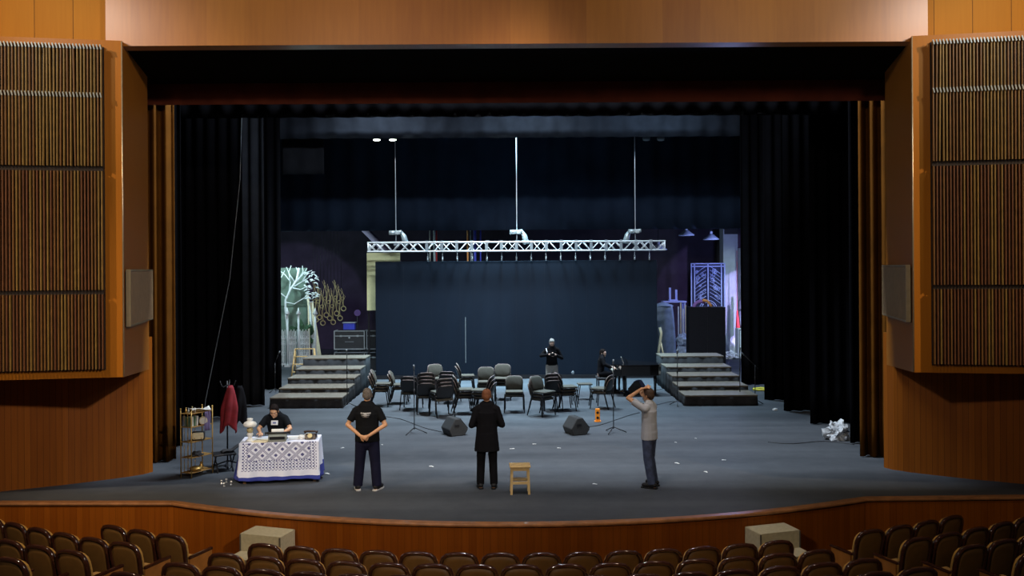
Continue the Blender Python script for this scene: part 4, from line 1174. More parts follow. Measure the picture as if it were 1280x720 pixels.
m = MB(); m.box((0, 0, 0), (2.3, .7, .028)); 
tag(m.build('case_board', steel_dark, loc=(W(457, 430, Yf).x, Yf+.3, .826)), 'thin dark board between the upper and lower flight cases', 'board')
q_ = W(437, 413, Yf+.25)
t = thing('storage_box', 'bright blue open box lying on the upper left flight case', 'box', Vector((q_.x, q_.y, 1.635)))
m = MB(); m.box((0, 0, .13), (.42, .3, .24), bevel=.02); m.build('bin', blue_plastic, t)
m = MB(); m.box((0, 0, .27), (.48, .34, .03), bevel=.01); m.build('lid', steel, t)
q_ = W(447, 391, 35)
t = thing('round_lamp', 'dim round violet lamp behind the flight cases', 'lamp', Vector((q_.x, 35, 0)))
m = MB(); m.tube([(0, 0, 0), (0, 0, q_.z)], .02, 6); m.lathe([(.2, 0), (.2, .03), (.02, .05)], seg=14); m.build('stand', black_metal, t)
m = MB(); m.tube([(0, -.02, q_.z), (0, -.07, q_.z)], .13, 16); m.build('disc', violet, t)
# step ladder left of risers
q_ = G(381, 471); 
t = thing('step_ladder', 'small pale wooden step ladder standing just left of the left risers', 'ladder', q_)
m = MB(); hz = 1.02
for s_ in (-1, 1):
    m = MB(); m.tube([(s_*.42-.0, -.25, 0), (s_*.34, .0, hz)], .03, 6); m.build('side_rail', wood_pale, t)
    m = MB(); m.tube([(s_*.42, .3, 0), (s_*.34, .04, hz)], .024, 6); m.build('rear_leg', wood_pale, t)
for k in range(4): z = .2+k*.27; f = z/hz; m = MB(); m.box((0, -.25+.25*f, z), (.8-.14*f, .10, .03)); m.build('tread', wood_pale, t)

# ------------------------------------------------------------------ backstage right
# plaster pillars
for k, (x0_, x1_, yt, Y) in enumerate(((904, 922, 279, 39.0), (926, 936, 310, 38.6))):
    a, b = W(x0_, yt, Y), W(x1_, yt, Y)
    m = MB(); m.prism([(a.x, Y), (b.x, Y), (b.x, Y+.7), (a.x, Y+.7)], 0, a.z)
    m.prism([(a.x-.06, Y-.06), (b.x+.06, Y-.06), (b.x+.06, Y), (a.x-.06, Y)], 0, .35)
    tag(m.build('pillar', plain('plaster%d' % k, (.46, .50, .52), .8, noise=.1, scale=3)), kind='structure')
q_ = W(914, 290, 38.95)
m = MB(); m.box((0, -.05, 0), (.62, .1, .2)); m.box((0, -.05, .12), (.66, .08, .03)); tag(m.build('wall_bracket', black_metal, loc=(q_.x, 38.99, q_.z)), 'dark band clamped round the top of the pale pillar', 'bracket')
# ornamental lattice gate
a, b = W(864, 329, 37.2), W(906, 383, 37.2); wg = b.x-a.x; hg = a.z
t = thing('lattice_gate', 'tall ornamental scrollwork gate glowing blue violet behind the black cabinet', 'gate', ((a.x+b.x)/2, 37.2, 0))
m = MB()
for x in (-wg/2, -wg/2+.14, 0, wg/2-.14, wg/2): m.box((x, 0, hg/2), (.045, .05, hg))
for z in (.05, hg-.02, hg-.14, 1.9): m.box((0, 0, z), (wg, .05, .045))
m.build('frame', lattice_m, t)
m = MB(); rnd = random.Random(2)
for s_ in (-1, 1):
    for k in range(9):
        z = 2.5+k*.16
        m.tube([(s_*.08, 0, z+.12), (s_*.25, 0, z+.02), (s_*(wg/2-.18), 0, z-.20)], .013, 5)
    for k in range(14):
        cx, cz, r_ = s_*rnd.uniform(.14, wg/2-.24), rnd.uniform(2.1, hg-.3), rnd.uniform(.05, .10)
        m.tube([(cx+r_*(1-i/22)*math.cos(i*.6), -.01, cz+r_*(1-i/22)*math.sin(i*.6)) for i in range(16)], .011, 5)
m.build('scrollwork', lattice_m, t)
for r_ in (.30, .38): m = MB(); m.tube([(r_*math.cos(q), -.01, 2.05+r_*math.sin(q)) for q in [PI*i/16 for i in range(17)]], .018, 6); m.build('arch', lattice_m, t)
m = MB(); m.box((0, .06, hg/2), (wg-.05, .02, hg-.06)); m.build('backing', plain('gate_backing', (.02, .02, .06), .8), t)
# black cabinet flat
a, b = W(861.5, 384, 31.8), W(907, 384, 31.8); 
t = thing('black_cabinet', 'big plain black cabinet standing behind the right risers', 'cabinet', ((a.x+b.x)/2, 32.1, 0))
m = MB(); m.box((0, 0, a.z/2), (b.x-a.x, .6, a.z), bevel=.01); m.build('body', plain('cabinet_black', (.008, .008, .012), .7, spec=.2), t)
m = MB(); m.box((0, -.302, a.z/2), (.006, .006, a.z-.06)); m.build('door_gap', black_plastic, t)
q_ = W(878, 378, 32.0); zc = a.z
m = MB(); m.tube([(.26*math.cos(q), 0, .22*math.sin(q)) for q in [PI*i/10 for i in range(3, 11)]][::-1], .07, 8)
tag(m.build('violet_cushion', violet, loc=(q_.x-.05, 32.0, zc-.02)), 'violet rolled cushion on top of the black cabinet', 'cushion')
m = MB(); m.tube([(0, 0, .26), (.16, 0, .22), (.28, 0, .10), (.32, 0, .02)], .05, 8)
tag(m.build('orange_strap', orange_cloth_m, loc=(q_.x-.02, 31.86, zc)), 'curved orange strip on top of the black cabinet', 'strap')
# sheet covered furniture
q_ = W(829, 435, 34.2)
m = MB(); hs = W(829, 378, 34.2).z
def cov(u, v):
    a = 2*PI*u; r = .62-.16*v**3; f = 1+.06*math.sin(a*7)*(1-v)
    sq = 1/max(abs(math.cos(a)), abs(math.sin(a)))**.6
    return Vector((math.cos(a)*r*f*sq*.75, math.sin(a)*r*f*sq*.7, hs*(v if v < .9 else .9+(v-.9)*.6)))
m.sheet(cov, 40, 12)
m.lathe([(.42, hs*.94), (.2, hs*.98), (.02, hs)], seg=20, caps=False)
tag(m.build('covered_furniture', sheet_blue, loc=(q_.x+.02, 34.3, .01), solid=.01), 'furniture wrapped in a pale blue dust sheet at the right edge of the screen', 'covered furniture')
# upturned table with legs
q_ = W(842, 377, 35.8); b_ = Vector((q_.x, 35.8, 0)); zt_ = q_.z
t = thing('trestle_table', 'tall grey table with things stacked on it, behind the dust sheet', 'table', b_)
m = MB(); m.box((0, 0, zt_), (.95, .6, .06)); m.build('tabletop', lattice_m, t)
for x in (-.42, .42):
    for y in (-.24, .24):
        m = MB(); m.box((x, y, zt_/2-.02), (.06, .06, zt_-.04)); m.build('leg', lattice_m, t)
t = thing('upturned_stool', 'upturned stool with legs in the air on the tall grey table', 'stool', b_+Vector((-.02, 0, zt_+.03)))
m = MB(); m.box((0, 0, .03), (.34, .3, .05)); m.build('seat', lattice_m, t)
for x, hh in ((-.13, .5), (.13, .42)):
    for y in (-.1, .1):
        m = MB(); m.box((x, y, hh/2+.05), (.045, .045, hh)); m.build('leg', lattice_m, t)
for k in range(4):
    x0_ = W(848+3*k, 400, 34.6).x
    m = MB(); hh = (2.3, 2.45, 2.2, 2.35)[k]; m.box((0, 0, hh/2), (.05, .04, hh))
    tag(m.build('upright_batten', cream if k % 2 else white_paint, loc=(x0_, 34.6, 0)), ['leftmost', 'second', 'third', 'rightmost'][k]+' of four pale battens standing upright left of the black cabinet', 'batten', 'pale upright battens')
for k in range(3):
    crumple('fabric_sack', W(854, 440-0*k, 33.4)*1.0 if False else Vector((W(854, 430, 33.4).x, 33.4, .44*k+.0)), (.27, .25, .28), bag_blue, ['bottom', 'middle', 'top'][k]+' of three pale blue sacks piled left of the black cabinet', 'sack', 30+k, 4, .12, 'pale blue sacks')
# thin cream prop at riser corner
q_ = W(826, 425, 30.9)
t = thing('cream_easel', 'thin cream curved stand at the right end of the screen', 'stand', Vector((q_.x, 30.9, 0)))
m = MB(); m.tube([(-.06, 0, 0), (-.10, 0, .7), (.02, 0, 1.5), (-.03, 0, 1.72)], .05, 8); m.tube([(.14, .1, 0), (.08, 0, .8), (.0, 0, 1.2)], .03, 6); m.build('frame', cream, t)
# white box with red marks
a, b = W(923, 411, 36.6), W(940, 447, 36.6)
t = thing('white_crate', 'upright white box with red lettering beside the right masking curtain', 'box', ((a.x+b.x)/2, 36.9, 0))
w_ = b.x-a.x
m = MB(); m.box((0, 0, a.z/2), (w_, .5, a.z), bevel=.01); m.build('body', white_paint, t)
m = MB()
for s_ in (-1, 1): m.box((s_*(w_/2-.05)-.0, -.256, a.z/2), (.03, .01, a.z-.06))
for z in (.05, a.z-.05): m.box((0, -.256, z), (w_-.08, .01, .03))
m.build('dark_outline', case_black, t)
m = MB()
for r_ in range(2):
    for k in range(4): m.box((-.0+.075*k-.03, -.258, .68-.13*r_), (.05, .006, .07)); 
m.build('red_lettering', sign_red, t)
crumple('white_bag', G(915, 449)+Vector((0, .2, 0)), (.28, .22, .20), plastic_sheet, 'crumpled white plastic bag on the floor in front of the pale pillar', 'bag', 15, 4, .3)
crumple('paper_cone', G(918, 444)+Vector((.1, .6, 0)), (.16, .14, .5), plastic_sheet, 'pale crumpled paper standing behind the white plastic bag', 'paper', 18, 4, .2)
for k, (px, y0_, y1_) in enumerate(((921.5, 388, 430), (932, 385, 411))):
    a, b = W(px, y0_, 37.6), W(px, y1_, 37.6)
    m = MB(); m.tube([(0, 0, 0), (.02, 0, -.7), (-.01, 0, b.z-a.z)], [.03, .09, .07], 8); m.tube([(0, 0, 0), (0, 0, 2.6)], .012, 5)
    tag(m.build('red_banner', red_cloth, loc=a), ['furled red flag hanging left of the white box', 'furled red flag hanging right above the white box'][k], 'flag', 'furled red flags')
m = MB(); m.tube([(0, 0, 2.4), (.0, 0, 0)], .05, 8); m.tube([(0, 0, 2.0), (0, -.3, 1.9)], .03, 6)
tag(m.build('drain_pipe', steel_dark, loc=(W(925, 400, 38.3).x, 38.3, .0)), 'dark vertical pipe in the gap between the pale pillars', 'pipe')
# enamel pendants
for k, (px, py, r_) in enumerate(((858, 294, .33), (889, 299, .33), (823, 312, .36))):
    q_ = W(px, py, 36.2)
    t = thing('pendant_lamp', ['highest enamel dome lamp, left of the other one', 'enamel dome lamp nearest to the pale pillar', 'enamel dome lamp peeping out below the right truss end'][k], 'lamp', q_, 0, 'enamel dome lamps backstage')
    m = MB(); m.lathe([(r_, -.02), (r_*.98, .02), (r_*.55, .12), (.12, .19), (.07, .22)], seg=24, caps=False); m.build('lamp_shade', lamp_shade_m, t, solid=.008)
    m = MB(); m.tube([(0, 0, .2), (0, 0, .34)], .06, 10); m.build('socket', lamp_shade_m, t)
    m = MB(); m.ball((0, 0, .06), .05, 10, 8); m.build('bulb', paper, t)
    m = MB(); m.tube([(0, 0, .34), (0, 0, 14.05-q_.z)], .015, 6); m.build('cord', black_metal, t)
# sloping pipe & hanging cables behind the truss
a, b = W(456, 287, 35.5), W(500, 331, 35.5); d = (b-a)
m = MB(); m.tube([-d*.4, d*3.2], .14, 12)
tag(m.build('sloping_duct', plain('duct_violet', (.30, .24, .36), .6), loc=a), 'violet grey duct sloping down behind the left end of the truss', 'duct')
for k, (px, mt_, r_) in enumerate(((537, silver, .03), (542.5, steel, .05), (545, red_cloth, .03), (584, orange_cloth_m, .035), (588, steel_dark, .04), (593, blue_plastic, .06), (600, blue_plastic, .03))):
    q_ = W(px, 300, 34.6)
    m = MB(); m.tube([(0, 0, .0), (.02, 0, 4), (0, 0, 12.5)], r_, 6)
    tag(m.build('hanging_cable', mt_, loc=(q_.x, 34.6, .02)), ['silver chain', 'grey rope', 'reddish rope', 'orange rope', 'dark grey rope', 'thick bright blue rope', 'thin bright blue rope'][k]+' hanging down behind the truss, left of the middle hoist', 'rope', 'ropes behind the truss')

# ------------------------------------------------------------------ people
def hand(m, wr, d, n, side, curl=.5, sc=1.0):
    """palm + five fingers. wr wrist, d finger direction, n palm normal, side = thumb side sign"""
    d = Vector(d).normalized(); n = Vector(n); n = (n-d*n.dot(d)).normalized(); s = d.cross(n).normalized()*side
    wr = Vector(wr)
    m.limb(wr, wr+d*.085*sc, .027*sc, .040*sc, .5, ref=n)
    for k, (off, ln) in enumerate(((.031, .072), (.011, .08), (-.010, .074), (-.030, .058))):
        p = wr+d*.085*sc+s*off*sc*1.1; dd = d+s*off*2.2; ang = 0; r0 = .0098*sc
        for j in range(3):
            ang += curl*(.5 if j == 0 else .8)
            q = (d*math.cos(ang)+n*math.sin(ang)+s*off*2).normalized()
            p2 = p+q*ln*sc*(.45, .32, .23)[j]; m.limb(p, p2, r0, r0*.92, seg=8); p = p2; r0 *= .92
    p = wr+d*.025*sc+s*.028*sc; q = (d*.6+s*.75+n*.25).normalized(); p2 = p+q*.042*sc; m.limb(p, p2, .014*sc, .012*sc, seg=8)
    q = (d*.85+s*.25+n*.5).normalized(); m.limb(p2, p2+q*.034*sc, .012*sc, .010*sc, seg=8)
def head(m, c, yaw=0, pitch=0, k=1.0):
    """c = centre of skull; faces -Y turned by yaw, pitched down by pitch"""
    M = Matrix.Rotation(yaw, 3, 'Z') @ Matrix.Rotation(pitch, 3, 'X')
    P = lambda x, y, z: Vector(c)+M@(Vector((x, y, z))*k)
    m.ball(P(0, .012, .02), (.077*k, .096*k, .095*k), 20, 14, M)
    m.ball(P(0, -.028, -.055), (.056*k, .062*k, .068*k), 18, 12, M)
    m.ball(P(0, -.085, -.008), (.011*k, .02*k, .026*k), 8, 6, M)      # nose bridge
    m.ball(P(0, -.096, -.028), (.016*k, .016*k, .013*k), 8, 6, M)
    m.ball(P(0, -.080, .025), (.055*k, .018*k, .013*k), 12, 6, M)     # brow
    m.ball(P(0, -.083, -.062), (.026*k, .012*k, .008*k), 10, 6, M)     # lips
    m.ball(P(0, -.072, -.10), (.024*k, .02*k, .018*k), 8, 6, M)       # chin
    for s in (-1, 1):
        m.ball(P(s*.079, .01, -.015), (.010*k, .02*k, .033*k), 8, 8, M)
        m.ball(P(s*.045, -.055, -.03), (.022*k, .02*k, .02*k), 8, 6, M)
    return P, M
def hair(t, P, M, mat, k=1.0, long=0, bald=0):
    m = MB()
    m.ball(P(0, .022, .035), (.084*k, .098*k, .090*k), 20, 14, M)
    m.ball(P(0, .055, -.01), (.078*k, .062*k, .085*k), 16, 10, M)
    m.ball(P(0, -.02, .078), (.066*k, .052*k, .034*k), 12, 8, M)
    for s in (-1, 1): m.ball(P(s*.07, .02, .0), (.018*k, .05*k, .05*k), 10, 8, M)
    if long: m.ball(P(0, .06, -.06), (.075*k, .05*k, .08*k), 12, 8, M)
    return m.build('hair', mat, t, remesh=.008, smo=2)
def eyes(t, P, M):
    for s in (-1, 1):
        m = MB(); m.ball(P(s*.031, -.078, -.002), (.013, .008, .007), 8, 6, M); m.build('eye', black_plastic, t)
def legs(m, hips, knees, ankles, infl=0, top=.088):
    for h_, k_, a_ in zip(hips, knees, ankles):
        m.limb(h_, k_, top+infl, .056+infl); m.limb(k_, a_, .058+infl, .040+infl)
def foot(m, a, yaw=0, infl=0, sc=1):
    d = Vector((math.sin(yaw), -math.cos(yaw), 0)); a = Vector(a)
    m.limb(a+Vector((0, 0, -.02)), Vector((a.x, a.y, .05))-d*.02, .042+infl, .04+infl)
    m.limb(Vector((a.x, a.y, .043+infl*.2))-d*.045, Vector((a.x, a.y, .035))+d*.13, .038+infl, .032+infl, .95)
def shoes(t, ank, yaws, mat, sole=None):
    for a, y in zip(ank, yaws):
        m = MB(); d = Vector((math.sin(y), -math.cos(y), 0)); a = Vector(a)
        m.limb(Vector((a.x, a.y, .06))-d*.045, Vector((a.x, a.y, .052))+d*.14, .05, .046, .9); m.limb((a.x, a.y, .12), (a.x, a.y, .05), .05, .055, cap0=False)
        s = m.build('shoe', mat, t, remesh=.008, smo=3)
        m = MB(); sd = Vector((d.y, -d.x, 0)); pts = [(-.105, .0), (-.09, .04), (.0, .045), (.11, .052), (.19, .03), (.20, 0), (.19, -.03), (.11, -.052), (0, -.045), (-.09, -.04)]
        m.prism([((a+d*u+sd*v).x, (a+d*u+sd*v).y) for u, v in pts], .0, .022); m.build('sole', sole or mat, s)
def person(name, label, loc, rz, spec):
    t = thing('person', label, 'person', loc, rz)
    V = Vector; sp = spec; bw = sp.get('w', 1.0); lean = sp.get('lean', 0)
    hipz = sp.get('hipz', .92); oy = 0
    def tor(y, z):  # torso point with forward lean about hips
        dz = z-hipz; return V((0, y*math.cos(lean)-dz*math.sin(lean), hipz+dz*math.cos(lean)+y*math.sin(lean)*0))
    off = hipz-.92
    def torso(m, infl=0, z0=.90, z1=1.46, neck=True):
        pc = [( .93, .165, .64), (1.02, .155, .66), (1.12, .145, .68), (1.24, .160, .66), (1.34, .170, .62), (1.41, .135, .60)]
        pr = None
        for z, r, f in pc:
            if z < z0-.001: continue
            q_ = tor(.0, z+off); r_ = (r*bw+infl)
            if pr: m.limb(pr[0], q_, pr[1], r_, (pr[2]), ref=(0, 1, 0), cap0=pr[3], cap1=(z > 1.38))
            pr = (q_, r_, f, pr is None and z0 <= .93 and infl == 0)
        sh = tor(0, 1.40+off)
        m.limb(sh+V((-.135*bw, 0, 0)), sh+V((.135*bw, 0, 0)), .058+infl, .058+infl, .95)
        if bw > 1.05: m.ball(tor(-.04, 1.08+off), (.16*bw+infl, .13*bw+infl, .15), 16, 12)
    hc = V(sp['head'])
    # body
    m = MB(); torso(m)
    nk = tor(.005, 1.43+off); m.limb(nk, hc+V((0, .015, -.07)), .058, .054)
    P, M = head(m, hc, sp.get('yaw', 0), sp.get('pitch', 0))
    for s, key in ((-1, 'L'), (1, 'R')):
        sh = tor(0, 1.39+off)+V((s*.175*bw, 0, 0)); el, wr = V(sp['el'+key]), V(sp['wr'+key])
        m.limb(sh, el, .050, .039); m.limb(el, wr, .040, .026)
        hd = sp['h'+key]; hand(m, wr, hd[0], hd[1], hd[2], hd[3])
    legs(m, sp['hips'], sp['knees'], sp['ank'])
    for a, y in zip(sp['ank'], sp['fy']): foot(m, a, y)
    m.build('body', sp['skin'], t, remesh=.0075, smo=2)
    hair(t, P, M, sp['hair'])
    if sp.get('face'): eyes(t, P, M)
    # shirt / coat
    m = MB(); torso(m, .022, z0=.93)
    lo = sp.get('shirt_lo', .90)
    if lo < .93:
        fl = sp.get('flare', .0); zs = [1.32, 1.12, .98, lo]; rs_ = [.168*bw+.020, .163*bw+.022, .170*bw+.024, (.176+fl)*bw+.024]; fs = [.62, .68, .70, .72]
        for k in range(3): m.limb(tor(0, zs[k]+off), tor(0, zs[k+1]+off), rs_[k], rs_[k+1], fs[k+1], ref=(0, 1, 0), cap0=False, cap1=False)
    m.limb(tor(.005, 1.40+off), tor(0, 1.455+off)+V((0, 0, .0)), .085, .068, cap1=False)
    for s, key in ((-1, 'L'), (1, 'R')):
        sh = tor(0, 1.39+off)+V((s*.175*bw, 0, 0)); el, wr = V(sp['el'+key]), V(sp['wr'+key])
        if sp.get('sleeve') == 'long':
            m.limb(sh, el, .068, .056); m.limb(el, el.lerp(wr, .93), .057, .042, cap1=False)
        else: m.limb(sh, sh.lerp(el, .72), .070, .066, cap1=False)
    m.build(sp.get('top', 'shirt'), sp['shirt'], t, remesh=.010, smo=3)
    # trousers
    m = MB(); hp = [V(h_) for h_ in sp['hips']]
    m.limb(tor(0, .97+off), (hp[0]+hp[1])/2+V((0, 0, -.03)), .165*bw, .16*bw, .68, ref=(0, 1, 0), cap0=False)
    for h_, k_, a_ in zip(sp['hips'], sp['knees'], sp['ank']):
        a2 = V(a_)+V((0, 0, -.03)); wl = sp.get('leg', .022)
        m.limb(h_, k_, .092*bw+.012, .060+wl); m.limb(k_, a2, .060+wl, .052+wl, cap1=False)
    m.build('trousers', sp['trousers'], t, remesh=.010, smo=3)
    shoes(t, sp['ank'], sp['fy'], sp.get('shoe', shoe_black), sp.get('sole'))
    return t, tor, P
# man in black T-shirt, hands clasped behind his back (local front is -Y, turned away from us)
spA = dict(w=1.13, head=(0, -.03, 1.66), yaw=.15, pitch=.2, elL=(-.335, .06, 1.15), elR=(.335, .06, 1.15), wrL=(-.07, .20, .985), wrR=(.075, .215, .985),
           hL=((.9, .1, -.35), (.1, -1, 0), 1, .9), hR=((-.9, .15, -.35), (.1, -1, 0), -1, .9),
           hips=[(-.10, 0, .90), (.10, 0, .90)], knees=[(-.135, -.01, .50), (.135, -.01, .50)], ank=[(-.17, .01, .10), (.17, .01, .10)], fy=[-.35, .35],
           skin=skin, hair=hair_grey, shirt=tee_black, trousers=trouser_navy, shirt_lo=.86, leg=.032, shoe=shoe_black, sole=white_sole)
pA = G(459.5, 612)
tA, torA, _ = person('a', 'stocky man in black T-shirt with grey back print, hands clasped behind his back', pA, PI-.05, spA)
m = MB(); m.sheet(lambda u, v: Vector((-.115+.23*u, .150-.35*(u-.5)**2+.012*math.sin(v*3), 1.29+.085*v)), 12, 4)
o = m.build('shirt_print', print_grey, tA, solid=.004); o['label'] = 'grey print across the back'
m = MB()
for r_ in range(2):
    for k in range(9): m.box((-.09+.0225*k, .158-.35*(-.09+.0225*k)**2/.0529*.0529, 1.315+.035*r_), (.012, .006, .018))
m.build('print_marks', tee_black, o)
# person in long black coat
spB = dict(w=.98, head=(0, -.02, 1.63), yaw=-.1, pitch=.12, elL=(-.27, .04, 1.12), elR=(.27, .04, 1.12), wrL=(-.14, -.17, 1.12), wrR=(.14, -.17, 1.12),
           hL=((.6, -.7, 0), (0, 0, -1), 1, .6), hR=((-.6, -.7, 0), (0, 0, -1), -1, .6),
           hips=[(-.09, 0, .90), (.09, 0, .90)], knees=[(-.105, -.01, .49), (.105, -.02, .49)], ank=[(-.12, .02, .10), (.12, .0, .10)], fy=[-.15, .15],
           skin=skin, hair=hair_red, shirt=coat_black, trousers=coat_black, shirt_lo=.66, flare=.03, sleeve='long', top='coat', leg=.016)
pB = G(609, 610)
tB, _, _ = person('b', 'person with reddish hair in long black coat standing with back turned, centre stage', pB, PI+.05, spB)
# man in grey T-shirt, hands on head, almost in profile facing left
spC = dict(w=.95, head=(0, -.02, 1.62), yaw=0, pitch=.1, lean=.0, elL=(-.25, -.27, 1.60), elR=(.24, -.29, 1.57), wrL=(-.12, -.08, 1.76), wrR=(.12, -.08, 1.74),
           hL=((.75, .45, .05), (.1, .2, -1), -1, .35), hR=((-.75, .45, .05), (-.1, .2, -1), 1, .35),
           hips=[(-.085, 0, .90), (.085, 0, .90)], knees=[(-.10, -.03, .49), (.10, .02, .49)], ank=[(-.11, .04, .10), (.11, .10, .10)], fy=[-.1, .2],
           skin=skin, hair=hair_brown, shirt=tee_grey, trousers=denim, shirt_lo=.84, leg=.018)
pC = G(812, 608)
tC, _, _ = person('c', 'man in light grey T-shirt and blue jeans holding his hands on his head', pC, PI+.95, spC)
# man with camera at the screen
spD = dict(w=.97, head=(0, -.05, 1.61), yaw=0, pitch=.5, lean=.04, elL=(-.33, -.06, 1.22), elR=(.30, -.03, 1.14), wrL=(-.10, -.30, 1.28), wrR=(.08, -.30, 1.27),
           hL=((.8, -.3, .2), (0, 1, 0), -1, .9), hR=((-.8, -.3, .2), (0, 1, 0), 1, .9),
           hips=[(-.09, 0, .90), (.09, 0, .90)], knees=[(-.11, -.02, .49), (.11, -.02, .49)], ank=[(-.12, .02, .10), (.12, .0, .10)], fy=[-.2, .2],
           skin=skin_pale, hair=hair_white, shirt=coat_black, trousers=trouser_grey, shirt_lo=.94, sleeve='long', face=True)
pD = Vector((W(690, 480, 26.2).x, 26.2, 0))
tD, _, _ = person('d', 'grey-haired man in black top and light trousers holding a camera before the screen', pD, .05, spD)
t = thing('camera', 'small black camera held in the hands of the grey-haired man', 'camera', pD+Vector((0.0, -.38, 1.29)))
m = MB(); m.box((0, 0, 0), (.13, .07, .09), bevel=.012); m.build('body', black_plastic, t)
m = MB(); m.tube([(0, -.03, 0), (0, -.11, 0)], .033, 14); m.build('lens', black_metal, t)
m = MB(); m.sheet(lambda u, v: Vector((-.20+.03*u+.05*v, -.10-.09*math.sin(v*PI), 1.44-.22*v)), 3, 8)
o = m.build('shoulder_strap', white_cloth, tD, solid=.006)
# man at the typewriter
sh_ = .25
spE = dict(w=1.0, hipz=.56, lean=.24, head=(0, -.24, 1.185), yaw=0, pitch=.45, elL=(-.30, -.22, .84), elR=(.30, -.22, .84), wrL=(-.21, -.43, .80), wrR=(.21, -.43, .80),
           hL=((.35, -.9, .05), (0, -.2, -1), -1, .5), hR=((-.35, -.9, .05), (0, -.2, -1), 1, .5),
           hips=[(-.10, -.02, .55), (.10, -.02, .55)], knees=[(-.14, -.42, .50), (.14, -.42, .50)], ank=[(-.14, -.38, .10), (.14, -.38, .10)], fy=[-.1, .1],
           skin=skin, hair=hair_dark, shirt=tee_black, trousers=trouser_navy, shirt_lo=.93, face=True)
pE = Vector((tx-.0, ty+TD+.42, 0)); pE.x = W(347, 530, pE.y).x
tE, torE, PE = person('e', 'dark-haired man in black T-shirt with white badge, bent over the typewriter', pE, 0, spE)
m = MB(); m.box((0.02, -.285, .965), (.13, .012, .085), M=Matrix.Rotation(-.28, 3, 'X')); o = m.build('badge', paper, tE)
m = MB(); m.box((0.02, -.293, .965), (.06, .010, .03), M=Matrix.Rotation(-.28, 3, 'X')); m.build('badge_print', plain('badge_blue', (.1, .12, .3), .7), o)
t = thing('desk_stool', 'plain stool under the man at the typewriter', 'stool', pE+Vector((0, .02, 0)))
m = MB(); m.box((0, 0, .435), (.36, .34, .03)); m.build('seat', wood_mid, t)
for a in (-1, 1):
    for b in (-1, 1): m = MB(); m.box((a*.14, b*.13, .21), (.035, .035, .42)); m.build('leg', wood_mid, t)
# player at the piano (front towards the keyboard, +X)
spF = dict(w=.95, hipz=.60, lean=.10, head=(0, -.09, 1.24), yaw=-.5, pitch=.1, elL=(-.26, -.10, .90), elR=(.26, -.10, .90), wrL=(-.18, -.34, .80), wrR=(.18, -.34, .80),
           hL=((0, -1, -.1), (0, 0, -1), -1, .5), hR=((0, -1, -.1), (0, 0, -1), 1, .5),
           hips=[(-.10, -.02, .60), (.10, -.02, .60)], knees=[(-.14, -.40, .54), (.14, -.40, .54)], ank=[(-.14, -.40, .10), (.14, -.40, .10)], fy=[-.1, .1],
           skin=skin_pale, hair=hair_dark, shirt=coat_black, trousers=coat_black, shirt_lo=.93, sleeve='long')
tF, _, _ = person('f', 'dark-haired person in black seated at the grand piano', bp+Vector((-.05, 0, 0)), PI/2, spF)

# ------------------------------------------------------------------ LIGHTS
def look(o, target):
    d = Vector(target)-o.location; o.rotation_euler = d.to_track_quat('-Z', 'Y').to_euler()
def spot(name, loc, target, power, col, size=60, blend=.5, rad=.3):
    l = bpy.data.lights.new(name, 'SPOT'); l.energy = power; l.color = col; l.spot_size = R(size); l.spot_blend = blend; l.shadow_soft_size = rad
    o = bpy.data.objects.new(name, l); COL.objects.link(o); o.location = loc; look(o, target); return o
def area(name, loc, target, power, col, sx, sy):
    l = bpy.data.lights.new(name, 'AREA'); l.shape = 'RECTANGLE'; l.size = sx; l.size_y = sy; l.energy = power; l.color = col
    o = bpy.data.objects.new(name, l); COL.objects.link(o); o.location = loc; look(o, target); return o
def point(name, loc, power, col, rad=.2):
    l = bpy.data.lights.new(name, 'POINT'); l.energy = power; l.color = col; l.shadow_soft_size = rad
    o = bpy.data.objects.new(name, l); COL.objects.link(o); o.location = loc; return o
WARM = (1.0, .78, .52); COOL = (.72, .86, 1.0); NEUT = (1, .93, .85)
# unseen hall lights: side keys, seat lamps and spots added as fill
FILL = (1.0, .86, .72)
spot('hall_lamp', (-13.2, 6.2, 10.8), (-8.0, 14.3, 5.4), 3700, WARM, 44, .6, .12)
spot('hall_lamp', (13.4, 6.2, 10.8), (8.2, 14.3, 5.7), 4000, WARM, 38, .6, .12)
spot('hall_lamp', (7, -2, 9.2), (-5.5, 15, 3.6), 6400, FILL, 42, .9, .3)  # unseen fill behind the camera, added to brighten the left walls
spot('hall_lamp', (-7, -2, 9.2), (3.5, 14.5, 4.2), 2300, FILL, 50, .9, .3)  # weaker unseen fill, added to brighten the right walls
spot('hall_lamp', (-8.5, 7.5, 10.5), (-5.5, 13.2, -.6), 1500, WARM, 48, .8, .15)
spot('hall_lamp', (0.1, 12.1, 11.2), (0.1, 13.0, 0), 1900, (1, .93, .9), 56, .8, .3)  # overhead spot added to lift the apron floor
spot('hall_lamp', (5, 4, 8.2), (4.6, 14.1, 8.6), 700, FILL, 44, 1, .3)  # added to brighten the right half of the header
spot('hall_lamp', (-5, 4, 8.2), (-4.6, 14.1, 8.6), 260, FILL, 44, 1, .3)  # added to brighten the left half of the header
spot('hall_lamp', (5, 9, 10.5), (4.5, 13.0, -1), 420, WARM, 75, .8, .2)
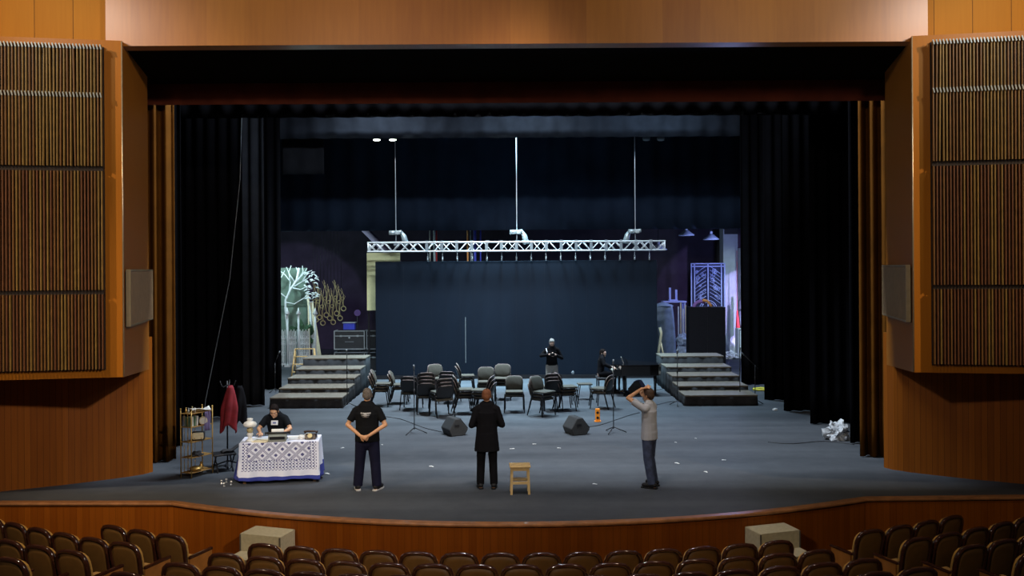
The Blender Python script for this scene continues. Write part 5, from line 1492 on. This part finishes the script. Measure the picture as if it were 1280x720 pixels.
# cool lamps grazing both ends of the header
spot('header_lamp', (-8.0, 11.2, 8.8), (-5.4, 14.1, 8.0), 210, (.70, .88, 1), 120, 1, .2)
spot('header_lamp', (8.2, 11.2, 8.8), (5.6, 14.1, 8.0), 310, (.70, .88, 1), 120, 1, .2)
spot('profile_lamp', (-4.5, 4.0, 9.5), (tx, 15.8, .6), 1800, (.74, .86, 1), 11, .5, .1)  # unseen spot added to brighten the tablecloth and typist
# unseen stage work lights, one added upstage to brighten the floor
area('stage_worklight', (0, 18.05, 12.2), (0, 18.05, 0), 2500, (.80, .90, 1), 6.5, 1.3)
spot('stage_worklight', (-4.5, 26.4, 13), (-3.8, 27.0, 0), 12000, (.76, .90, 1), 68, .8, .9)
spot('stage_worklight', (0.5, 26.4, 13), (.5, 27.2, 0), 9500, (.68, .87, 1), 68, .8, .9)
spot('stage_worklight', (5.0, 26.4, 13), (4.2, 27.0, 0), 5200, (.60, .82, 1), 68, .8, .9)
spot('stage_worklight', (0, 29.35, 12.6), (0, 28.2, 0), 21000, (.42, .80, 1), 62, .9, .4)  # added back light lifting the floor just before the screen
spot('truss_light', (0, 25, 8.6), (0, 30.2, 4.65), 1900, (.85, .95, 1), 44, .8, .2)
spot('border_light', (4.5, 25.5, 9.0), (4.6, 28.6, 8.7), 170, (.5, .75, 1), 110, 1, .3)
# added wall washes, then the backstage lamps
spot('wall_wash', (10.6, 36.0, 2.0), (10.6, 42, 1.6), 650, (.50, .42, 1.0), 70, .12, .05)  # added spot: its cone rim stands in for the wall's sloping shadow line
spot('wall_wash', (-10.4, 36.2, 2.0), (-10.6, 42, 1.5), 330, (.62, .60, 1.0), 70, .12, .05)  # same added shadow-edge cone on the left
point('backstage_lamp', (-9.3, 33.9, 4.6), 340, (.65, .95, 1.0), .2)
point('backstage_lamp', (8.9, 33.9, 4.4), 330, (.38, .47, 1.0), .2)
spot('backstage_lamp', (11.6, 35.0, 2.9), (9.6, 38.6, 1.6), 220, (.7, 1.0, .9), 90, .5, .2)
w_ = bpy.data.worlds.new('world'); S.world = w_; w_.use_nodes = True
w_.node_tree.nodes['Background'].inputs[0].default_value = (.75, .85, 1, 1); w_.node_tree.nodes['Background'].inputs[1].default_value = .012
S.view_settings.view_transform = 'Standard'; S.view_settings.look = 'None'; S.view_settings.exposure = 0; S.view_settings.gamma = 1
S.view_settings.use_curve_mapping = False
